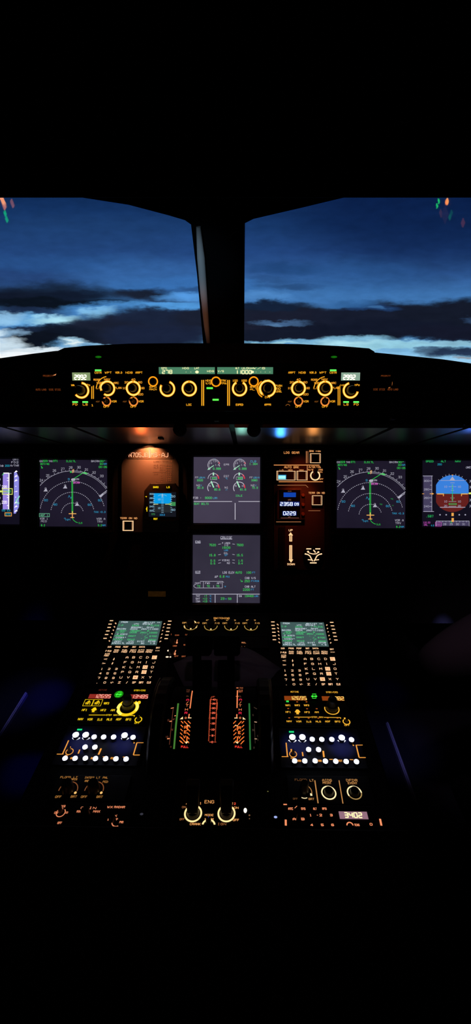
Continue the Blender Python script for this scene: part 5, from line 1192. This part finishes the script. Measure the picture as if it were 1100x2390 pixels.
# ---- pale sheet lying under the levers
def sheet():
    s = FWD; t = thing('paper_sheet', s.P(520, 1560), 'pale creased paper sheet lying on the pedestal behind the thrust levers', 'paper')
    pts = [(405, 1549), (470, 1522), (500, 1520), (560, 1514), (575, 1513), (657, 1561), (640, 1578), (612, 1604), (430, 1606)]
    q = [s.uv(*p) for p in pts]; m = MB(); c = (sum(a for a, _ in q)/len(q), sum(b for _, b in q)/len(q))
    # ring subdivision with small creases
    vs = [s.at(c[0], c[1], .010)]; fs = []; n = 0; ring = []
    for (a, b), (a2, b2) in zip(q, q[1:]+q[:1]):
        for k in range(4): ring.append((a+(a2-a)*k/4, b+(b2-b)*k/4))
    n = len(ring); lv = (.33, .66, 1)
    for f in lv:
        for i, (a, b) in enumerate(ring): vs.append(s.at(c[0]+(a-c[0])*f, c[1]+(b-c[1])*f, .002+.008*(1-f)+.002*math.sin(i*1.3+f*4)))
    fs += [(0, 1+i, 1+(i+1) % n) for i in range(n)]
    for j in range(2): fs += [(1+j*n+i, 1+(j+1)*n+i, 1+(j+1)*n+(i+1) % n, 1+j*n+(i+1) % n) for i in range(n)]
    m.add(vs, fs); o = m.build('page', solid('off_white_paper', '86808a', .9, spec=.1), t, smooth=True)
    sm = o.modifiers.new('thick', 'SOLIDIFY'); sm.thickness = .0008
sheet()

# ---- aft row: lighting, engine, transponder and radar panels
def aft():
    s = AFT; AC = 'd8823c'
    t = thing('flood_light_panel', s.P(200, 1840), 'left aft panel with two large dim-ringed light knobs', 'control panel'); plate(t, s, 125, 1808, 300, 1868)
    p = Pen(s, .0006); L = p('amber_lettering', 'b87c3c', .85); Rg = p('dim_rings', '9a5a34', .7)
    X = lambda x: 100+x*.2545; Y = lambda y: 1780+y*.2545
    L.text(X(240), Y(137), 'FLOOD LT', 4.6, 40, .05); L.text(X(288), Y(155), 'MAIN', 4.6, 14, .05); L.text(X(455), Y(140), 'INTEG LT', 4.6, 36, .05); L.text(X(575), Y(140), 'PNL', 4.6, 12, .05); L.text(X(405), Y(170), 'AND', 4.6, 10, .05); L.text(X(575), Y(178), 'PED', 4.6, 12, .05)
    for x, y in ((142, 316), (285, 314), (378, 316), (522, 316)): L.text(X(x), Y(y), 'OFF' if x in (142, 378) else 'BRT', 5, 14, .06)
    for x, y in ((232, 255), (470, 255)):
        Rg.arc(X(x), Y(y), 21.5, 2, -95, 95); knob(t, s, X(x), Y(y), 14.5, .016, KNOB, 'dimmer_knob'); p('bright_dots', 'ffc070', 1.1).disc(X(x)+17, Y(y)+6, 3, 3)
    p.flush(t)
    t = thing('radar_panel', s.P(210, 1905), 'left rear panel with small switches and blurred amber captions', 'control panel'); plate(t, s, 118, 1872, 306, 1927)
    p = Pen(s, .0006); L = p('amber_lettering', 'e88a60', .95)
    for x, y, w, q in ((180, 402, 14, 'SYS'), (180, 418, 12, '1'), (122, 462, 8, 'ON'), (220, 460, 6, '2'), (155, 555, 10, 'OFF'), (420, 418, 36, 'GAIN'), (330, 450, 9, 'MIN'), (495, 450, 16, 'MAX'), (617, 410, 13, 'WX'), (705, 410, 25, 'RADAR'), (655, 490, 13, 'WX'), (672, 522, 8, 'MAP'), (722, 548, 9, 'PWS'), (600, 525, 5, '1')): L.text(X(x), Y(y), q, 5 if w > 6 else 4, w, .08)
    L.arc(X(165), Y(460), 10, 2, 40, 300); L.arc(X(680), Y(545), 11, 2.4, 150, 290); knob(t, s, X(165), Y(458), 5, .012, KNOB, 'toggle_switch'); knob(t, s, X(395), Y(500), 11, .014, KNOB, 'gain_knob'); knob(t, s, X(650), Y(535), 6, .012, KNOB, 'toggle_switch')
    p.flush(t)
    # engine master panel
    t = thing('master_switch_panel', s.P(489, 1890), 'centre aft panel marked ENG with two bright amber-ringed master switches', 'control panel'); plate(t, s, 408, 1812, 572, 1928)
    p = Pen(s, .0006); L = p('amber_lettering', 'f6a860', 1); Rg = p('bright_rings', 'ffdc98', 1.25); D = p('dim_lettering', 'a8683c', .8)
    L.text(489, 1872, 'ENG', 7.4, 22, .03); L.text(488.5, 1903, 'MODE', 4.6, 20, .05); L.text(488.5, 1912.5, 'NORM', 4.6, 20, .05); L.text(456, 1924, 'CRANK', 5, 25, .06); D.text(518, 1924, 'IGN', 5, 20, .05); L.text(551.5, 1886, 'ON', 4.6, 11, .06); L.text(551, 1914.5, 'OFF', 5, 14, .06); D.text(429.5, 1884.5, 'ON', 4.6, 9, .05); D.text(425, 1913, 'OFF', 4.6, 11, .05)
    L.poly((434, 1878), (440, 1878), (437.5, 1872)); L.text(468.5, 1875.5, '1', 5, 4, .06); L.text(541.5, 1876, '2', 5, 5, .06); p('red_figure', 'f05038', 1).text(548.5, 1876.5, '2', 5, 4, .06)
    for x, y in ((451, 1899), (529, 1899)):
        Rg.arc(x, y, 19, 4, 22, 338); k = knob(t, s, x, y, 15, .006, KNOB, 'switch_base')
        m = MB(); u, v = s.uv(x, y-4); n = 8
        m.hull8([s.at(u+a*.007, v+b*.008, .006) for a, b in ((-1, -1), (1, -1), (1, 1), (-1, 1))], [s.at(u+a*.009, v+.012+b*.006, .038) for a, b in ((-1, -1), (1, -1), (1, 1), (-1, 1))]); m.build('master_lever', KNOB, k, bevel=.002)
    Rg.arc(487, 1928, 14.5, 4, -78, 78); knob(t, s, 487, 1921, 7, .008, KNOB, 'mode_selector', pointer=0, pm=glow('3038a0', 1))
    p.flush(t)
    t = thing('indicator_lamp', s.P(573, 1895), 'single white lit lamp right of the ENG switches', 'indicator lamp'); block(t, s, 567, 1884, 580, 1906, .003, BEZ, 'lamp_holder', base=-.001); mk = Mk(s, .0024); mk.disc(572.8, 1894.5, 3.8, 5.8); mk.build('lens', glow('fff2e0', 2), t)
    mk = Mk(s, .0026); mk.disc(582.5, 1906, 2, 1.8); mk.disc(582.5, 1914, 1.2, 1.4); mk.build('small_lens', glow('8a6040', .8), t)
    for x, y, r, h, l, c in ((643.5, 1910, 4, 'a0b0e8', 'small blue-white lamp dot left of the transponder panel', 1), (331, 1903, 4, '4a4a58', 'faint grey lamp dot right of the radar captions', .5), (625.5, 1850, 1.5, '8a8848', 'tiny yellow-green dot on the black centre pedestal', .8)):
        t = thing('indicator_lamp', s.P(x, y), l, 'indicator lamp'); block(t, s, x-r*1.6, y-r*1.6, x+r*1.6, y+r*1.6, .003, BEZ, 'lamp_holder', base=-.001); mk = Mk(s, .0024); mk.disc(x, y, r, r*.7); mk.build('lens', glow(h, c), t)
    # right aft
    X = lambda x: 640+x*.2545
    t = thing('recorder_panel', s.P(760, 1848), 'right aft panel with two pale lit rings divided by slanting amber lines', 'control panel'); plate(t, s, 672, 1810, 868, 1876)
    p = Pen(s, .0006); L = p('amber_lettering', 'c88c50', .9); Rg = p('pale_rings', 'ffe6b0', 1.2); D = p('dim_lettering', '6a4426', .8)
    D.text(X(245), Y(160), 'FLOOD', 5, 28, .05); L.text(X(345), Y(165), 'LT', 5, 9, .06); L.text(X(486), Y(164), 'AIDS', 5.4, 22, .06); L.text(X(486), Y(188), 'PRINT', 5, 20, .06); L.text(X(713), Y(164), 'DFDR', 5.4, 26, .06); L.text(X(720), Y(190), 'EVENT', 5, 22, .06); D.text(X(195), Y(334), 'OFF', 4, 11, .05); L.text(X(343), Y(336), 'BRT', 4.6, 13, .06)
    L.lines([(X(374), Y(165)), (X(404), Y(375))], 2.6); L.lines([(X(596), Y(165)), (X(632), Y(378))], 2.2)
    Rg.arc(X(502), Y(278), 16, 3, 0, 360); Rg.arc(X(738), Y(278), 16, 3, -120, 90); p('dim_ring_part', 'a88850', 1).arc(X(738), Y(278), 16, 2.4, 90, 240); L.arc(X(275), Y(270), 18, 1.6, 40, 110); Rg.arc(X(275), Y(285), 12, 1.8, 150, 215); Rg.rect(X(332), Y(284), X(350), Y(306))
    knob(t, s, X(502), Y(278), 11.5, .006, KNOB, 'push_button'); knob(t, s, X(738), Y(278), 11.5, .006, KNOB, 'push_button'); knob(t, s, X(275), Y(262), 11, .016, KNOB, 'dimmer_knob')
    p.flush(t)
    t = thing('transponder_panel', s.P(775, 1905), 'right rear panel with mauve code window reading 3402', 'control panel'); plate(t, s, 662, 1879, 895, 1928)
    p = Pen(s, .0006); L = p('orange_lettering', 'ff9868', 1); w = p('code_window', '9c7484', .9, .0010); w.rect(X(598), Y(453), X(858), Y(522)); w2 = p('code_figures', 'fff0b0', 1.3, .0014); w2.seg7(X(726), Y(488), '3402', 11, 10.8, 2.6)
    for x, y, wd, q in ((152, 425, 11, 'ATC'), (200, 410, 6, '/'), (268, 425, 10, 'SYS'), (375, 425, 8, 'ALT'), (462, 425, 10, 'RPTG'), (335, 484, 4, '1'), (428, 484, 6, '2'), (398, 484, 4, '-'), (525, 484, 6, '3'), (185, 520, 7, 'A'), (265, 520, 7, 'B'), (346, 574, 6, '4'), (443, 574, 6, '5'), (537, 574, 6, '6'), (760, 574, 12, 'TCAS'), (890, 568, 6, 'O')): L.text(X(x), Y(y), q, 5.4, wd, .09)
    L.arc(X(697), Y(578), 7, 2.6, -90, 90); L.line(X(107), Y(525), X(108), Y(580), 4.6); L.line(X(972), Y(518), X(985), Y(580), 4.6); L.rect(X(86), Y(381), X(118), Y(391))
    for x, y in ((335, 484), (428, 484), (525, 484)): pass
    knob(t, s, X(225), Y(522), 6, .012, KNOB, 'toggle_switch'); p.flush(t)
aft()

t = thing('caption_plate', PANEL.P(366, 1386), 'faint amber caption bar low on the main panel left of the cruise screen', 'sign')
block(t, PANEL, 344, 1378, 389, 1395, .003, PLATE, 'holder', base=-.0039, bevel=.0005)
mk = Mk(PANEL, .0003); mk.rect(346, 1380, 387, 1392.5); mk.build('amber_face', glow_noise('amber_caption', '140a02', '2a1804', 120, 1), t)
# --- unseen glowing panels added on the side walls to mirror in the windscreen
def reflection_panels():
    for sx, lab, L in ((-1, 'added black panel on the left wall with orange and green glowing blocks mirrored in the windscreen', ((.229, .964, 'ff9c50', 9, .030, .040), (.235, .945, 'e08050', 5, .030, .020), (.145, .912, 'c07050', 3, .026, .030), (.259, .925, '00c864', 5, .022, .018), (.268, .902, '00bc5c', 5, .022, .020))),
                       (1, 'added black panel on the right wall with orange and green glowing blocks mirrored in the windscreen', ((-.207, .742, '20e060', 7, .030, .008), (-.195, .737, '20e060', 7, .008, .010), (-.206, .716, '20e060', 7, .030, .008), (-.196, .711, '20e060', 6, .008, .010), (-.084, .799, 'ff9436', 11, .034, .018), (-.094, .789, 'ff8430', 9, .024, .014), (.025, .798, '0c6838', 2.5, .030, .016), (.024, .776, '0c7040', 3.5, .030, .018), (-.113, .723, '5c3418', 2.5, .050, .020), (-.05, .75, '3c2420', 1.6, .09, .05), (.205, .845, '7c3c24', 2.4, .040, .024)))):
        t = thing('reflection_panel', (sx*1.135, .1, .85), lab, 'control panel')
        boxw('backing_plate', (min(sx*1.130, sx*1.139), -.30, .66), (max(sx*1.130, sx*1.139), .34, 1.02), BLK, t, .002)
        for y, z, h, k, w, d in L:
            boxw('reflection_glow', (min(sx*1.126, sx*1.1295), y-w/2, z-d/2), (max(sx*1.126, sx*1.1295), y+w/2, z+d/2), glow(h, k), t)
reflection_panels()
# ------------------------------------------------------------------ floor tracks, seat, leg
FLOORS = Surf((0, 0, .014), (0, 1, 0))
def tracks():
    mt = solid('pale_rail_metal', 'b4b0cc', .5, spec=.4)
    for a, b, lab in (((905, 1686), (978, 1890), 'right thin metal floor rail glinting blue beside the pedestal'), ((50, 1616), (-3, 1737), 'left thin metal floor rail glinting blue at photo edge')):
        p, q = FLOORS.P(*a), FLOORS.P(*b); x = (p.x+q.x)/2; y0, y1 = q.y, p.y
        t = thing('floor_rail', (x, (y0+y1)/2, 0), lab, 'rail')
        m = MB(); m.hull8([(x-.0055, y0, .0), (x+.0055, y0, .0), (x+.0055, y1, .0), (x-.0055, y1, .0)], [(x-.0045, y0, .012), (x+.0045, y0, .012), (x+.0045, y1, .012), (x-.0045, y1, .012)]); m.build('rail', mt, t)
        m = MB(); m.hull8([(x-.002, y0, .012), (x+.002, y0, .012), (x+.002, y1, .012), (x-.002, y1, .012)], [(x-.002, y0, .0155), (x+.002, y0, .0155), (x+.002, y1, .0155), (x-.002, y1, .0155)]); m.build('rail_lip', mt, t)
        lamp_jobs.append((x, (y0+y1)/2))
lamp_jobs = []
tracks()
def seat(sx, lab):
    cx = sx*.62; t = thing('pilot_seat', (cx, .05, 0), lab, 'seat'); cl = solid('dark_blue_sheepskin', '14161f', .9, spec=.1, bump=.4, bscale=200)
    boxw('base', (cx-.16, -.1, .02), (cx+.16, .25, .30), BLK, t, .01); boxw('cushion', (cx-.23, -.16, .30), (cx+.23, .34, .43), cl, t, .03)
    m = MB(); m.hull8([(cx-.23, -.16, .44), (cx+.23, -.16, .44), (cx+.23, -.26, .44), (cx-.23, -.26, .44)], [(cx-.21, -.24, 1.1), (cx+.21, -.24, 1.1), (cx+.21, -.32, 1.1), (cx-.21, -.32, 1.1)]); m.build('backrest', cl, t, bevel=.03)
seat(1, 'dark pilot seat right of the pedestal, occupied by a trousered figure'); seat(-1, 'dark empty pilot seat left of the pedestal')
def legs():
    """seated figure at the right: trousered legs, the near ankle crossed over the other knee"""
    t = thing('person', (.62, .15, .44), 'seated person in dark trousers at right edge, one leg crossed over the other', 'person')
    V = [(.62, .02, .56, .135), (.56, .16, .58, .095), (.60, .42, .59, .075), (.63, .62, .56, .062), (.66, .72, .34, .052), (.66, .78, .12, .04),
         (.68, .16, .58, .095), (.80, .44, .64, .090), (.76, .68, .69, .105), (.62, .77, .655, .095), (.49, .77, .600, .060), (.405, .755, .575, .026), (.62, -.04, .82, .14), (.62, -.05, 1.02, .15), (.62, -.05, 1.14, .07)]
    E = [(0, 1), (1, 2), (2, 3), (3, 4), (4, 5), (0, 6), (6, 7), (7, 8), (8, 9), (9, 10), (10, 11), (0, 12), (12, 13), (13, 14)]
    def skin(name, V, E, mat, root=0):
        me = bpy.data.meshes.new(name); me.from_pydata([tuple(Vector(v[:3])-wloc(t)) for v in V], E, []); o = bpy.data.objects.new(name, me); COL.objects.link(o); o.parent = t
        o.modifiers.new('skin', 'SKIN'); me.skin_vertices[0].data[root].use_root = True
        for i, v in enumerate(V): me.skin_vertices[0].data[i].radius = (v[3], v[3])
        sb = o.modifiers.new('sub', 'SUBSURF'); sb.levels = 2; sb.render_levels = 2; me.materials.append(mat); o.modifiers['skin'].use_smooth_shade = True; return o
    skin('trousered_body', V, E, solid('dark_trouser_cloth', '3a3338', .9, spec=.1, bump=.3, bscale=250))
    skin('shoe', [(.66, .78, .09, .045), (.66, .86, .055, .042), (.66, .95, .045, .034)], [(0, 1), (1, 2)], BLK)
    skin('shoe', [(.41, .78, .565, .024), (.40, .85, .55, .026), (.40, .92, .54, .022)], [(0, 1), (1, 2)], BLK)
    # head and arms, out of the photograph's frame
    skinm = solid('skin', '8a6450', .6)
    skin('arm', [(.80, -.03, 1.02, .055), (.86, .08, .80, .045), (.80, .30, .70, .034), (.76, .38, .70, .03)], [(0, 1), (1, 2), (2, 3)], solid('white_shirt_cloth', '8a8a90', .8))
    skin('arm', [(.44, -.03, 1.02, .055), (.40, .08, .80, .045), (.50, .28, .70, .034), (.55, .34, .70, .03)], [(0, 1), (1, 2), (2, 3)], solid('white_shirt_cloth', '8a8a90', .8))
    skin('head', [(.62, -.04, 1.16, .05), (.62, -.02, 1.24, .075), (.62, -.01, 1.31, .08), (.62, .07, 1.24, .02)], [(0, 1), (1, 2), (1, 3)], skinm)
legs()

# groups for things of one kind
NAMES = {}
for o in list(COL.objects):
    if o.parent is None and o.get('label'): NAMES.setdefault(o.name.split('.')[0], []).append(o)
GN = {'navigation_display': 'arc map screens on the main panel', 'attitude_display': 'outer attitude screens on the main panel', 'keypad_display_unit': 'keypad units on the pedestal', 'radio_panel': 'radio panels on the pedestal', 'audio_panel': 'audio panels on the pedestal',
      'trim_wheel': 'trim wheels beside the quadrant', 'thrust_lever': 'thrust levers', 'display_control_panel': 'outer amber panels on the glareshield', 'warning_panel': 'dim warning panels on the glareshield', 'push_button': 'square lit push buttons', 'indicator_lamp': 'small indicator lamps', 'flood_lamp': 'hooded flood lamps', 'floor_rail': 'floor rails', 'pilot_seat': 'pilot seats', 'reflection_panel': 'added glowing panels on the side walls'}
for k, L in NAMES.items():
    if len(L) > 1:
        for o in L: o['group'] = GN.get(k, k.replace('_', ' ') + 's')
# ------------------------------------------------------------------ lights and view
S.view_settings.view_transform = 'Standard'; S.view_settings.look = 'None'
S.view_settings.exposure = 0; S.view_settings.gamma = 1
def lamp(kind, name, loc, col, power, size=.02, rot=None, target=None, spot=60, blend=.5):
    d = bpy.data.lights.new(name, kind); o = bpy.data.objects.new(name, d); COL.objects.link(o); o.location = loc
    d.color = rgb(col); d.energy = power
    if kind == 'AREA': d.size = size
    else: d.shadow_soft_size = size
    if kind == 'SPOT': d.spot_size = R(spot); d.spot_blend = blend
    if target is not None: o.rotation_euler = (Vector(target)-Vector(loc)).to_track_quat('-Z', 'Y').to_euler()
    return o
lamp('SPOT', 'placard_lamp', PANEL.P(350, 1048, .026), 'ff9458', .9, .004, target=PANEL.P(350, 1110, -.05), spot=120, blend=.35)
lamp('SPOT', 'placard_fill', PANEL.P(352, 1050, .09), 'ff8048', 1.0, .01, target=PANEL.P(350, 1105), spot=56, blend=.8)
lamp('SPOT', 'added_spill_left', PANEL.P(350, 1090, .09), 'ff6a30', .17, .01, target=SO.P(350, 990), spot=52, blend=1)  # added up-light for the orange patch on the underside
lamp('SPOT', 'added_spill_right', PANEL.P(718, 1085, .09), 'ffa050', .05, .01, target=SO.P(722, 995), spot=44, blend=1)  # added spot in place of an orange reflection on the underside
lamp('SPOT', 'added_spill_blue', PANEL.P(651, 1075, .05), '3c90ff', .16, .01, target=SO.P(651, 988), spot=26, blend=.9)  # added spot standing in for the blue reflection under the hood
lamp('SPOT', 'added_spill_teal', PANEL.P(565, 1090, .09), '70b0a0', .12, .01, target=SO.P(565, 995), spot=40, blend=1)  # added spot for a teal reflection, no lamp here
lamp('SPOT', 'added_spill_far_right', PANEL.P(1040, 1110, .12), '4c80ff', .16, .01, target=SO.P(1045, 990), spot=48, blend=1)  # added spot imitating the right attitude screen's reflection
lamp('SPOT', 'added_spill_far_left', PANEL.P(20, 1110, .12), '6c90e0', .14, .01, target=SO.P(22, 990), spot=40, blend=1)  # added spot imitating the left attitude screen's reflection
lamp('SPOT', 'gear_lamp', PANEL.P(700, 1048, .055), 'ff5828', .20, .01, target=PANEL.P(700, 1130), spot=84, blend=.9)
lamp('SPOT', 'gear_fill', PANEL.P(700, 1060, .10), 'ff5828', 1.3, .01, target=PANEL.P(700, 1185), spot=46, blend=.8)
lamp('SPOT', 'added_paper_spot', (.05, .35, 1.75), 'b898b0', 1.5, .03, target=(0, .70, .64), spot=15, blend=.7)  # no such fixture, added to brighten the paper sheet
lamp('SPOT', 'added_leg_spot', (.15, .3, 1.7), 'c8a8c0', 11, .03, target=(.52, .76, .70), spot=17, blend=.8)  # added only to bring out the crossed leg
lamp('SPOT', 'added_hood_spot', (0, .35, 1.0), 'ff7030', .10, .03, target=(0, .752, 1.185), spot=70, blend=1)  # added to give the hood face its dim brown sheen
for q in (0, -DA):
    for px in (694, 798):
        v = AFT.P(px, 1736, .05); v.x += q; lamp('SPOT', 'added_audio_spot', v, '5868ff', .11, .004, target=v-Vector((0, 0, 1)), spot=62, blend=1)  # added blue spots for the glow around the audio knobs
lamp('SPOT', 'added_post_spot_cool', (-.33, .55, 1.32), 'b0d8ff', 9, .02, target=WIN.P(472, 620), spot=15, blend=.9)  # added spot that brightens the upper post strip
lamp('SPOT', 'added_post_spot_warm', (-.33, .55, 1.28), 'ffa880', 4, .02, target=WIN.P(482, 735), spot=12, blend=.9)  # added spot that warms the lower post strip
for px, py, k in ((142, 1530, 12), (112, 1620, 24), (86, 1710, 34), (66, 1790, 16), (905, 1610, 3)):
    q = FLOORS.P(px, py); lamp('SPOT', 'added_floor_spot', q+Vector((.25 if px < 500 else -.02, -.15, 1.0)), '3434e0', k, .02, target=q, spot=11, blend=1)  # added spots for the blue band on the floor, source unseen
for x, y in lamp_jobs: lamp('SPOT', 'added_rail_spot', (x, y-.12, .62), '9898ff', 2.2, .02, target=(x, y+.09, 0), spot=30, blend=1)  # added above each rail to make it shine
S.cycles.sample_clamp_indirect = 3.0
S.cycles.max_bounces = 6
S.cycles.use_denoising = True
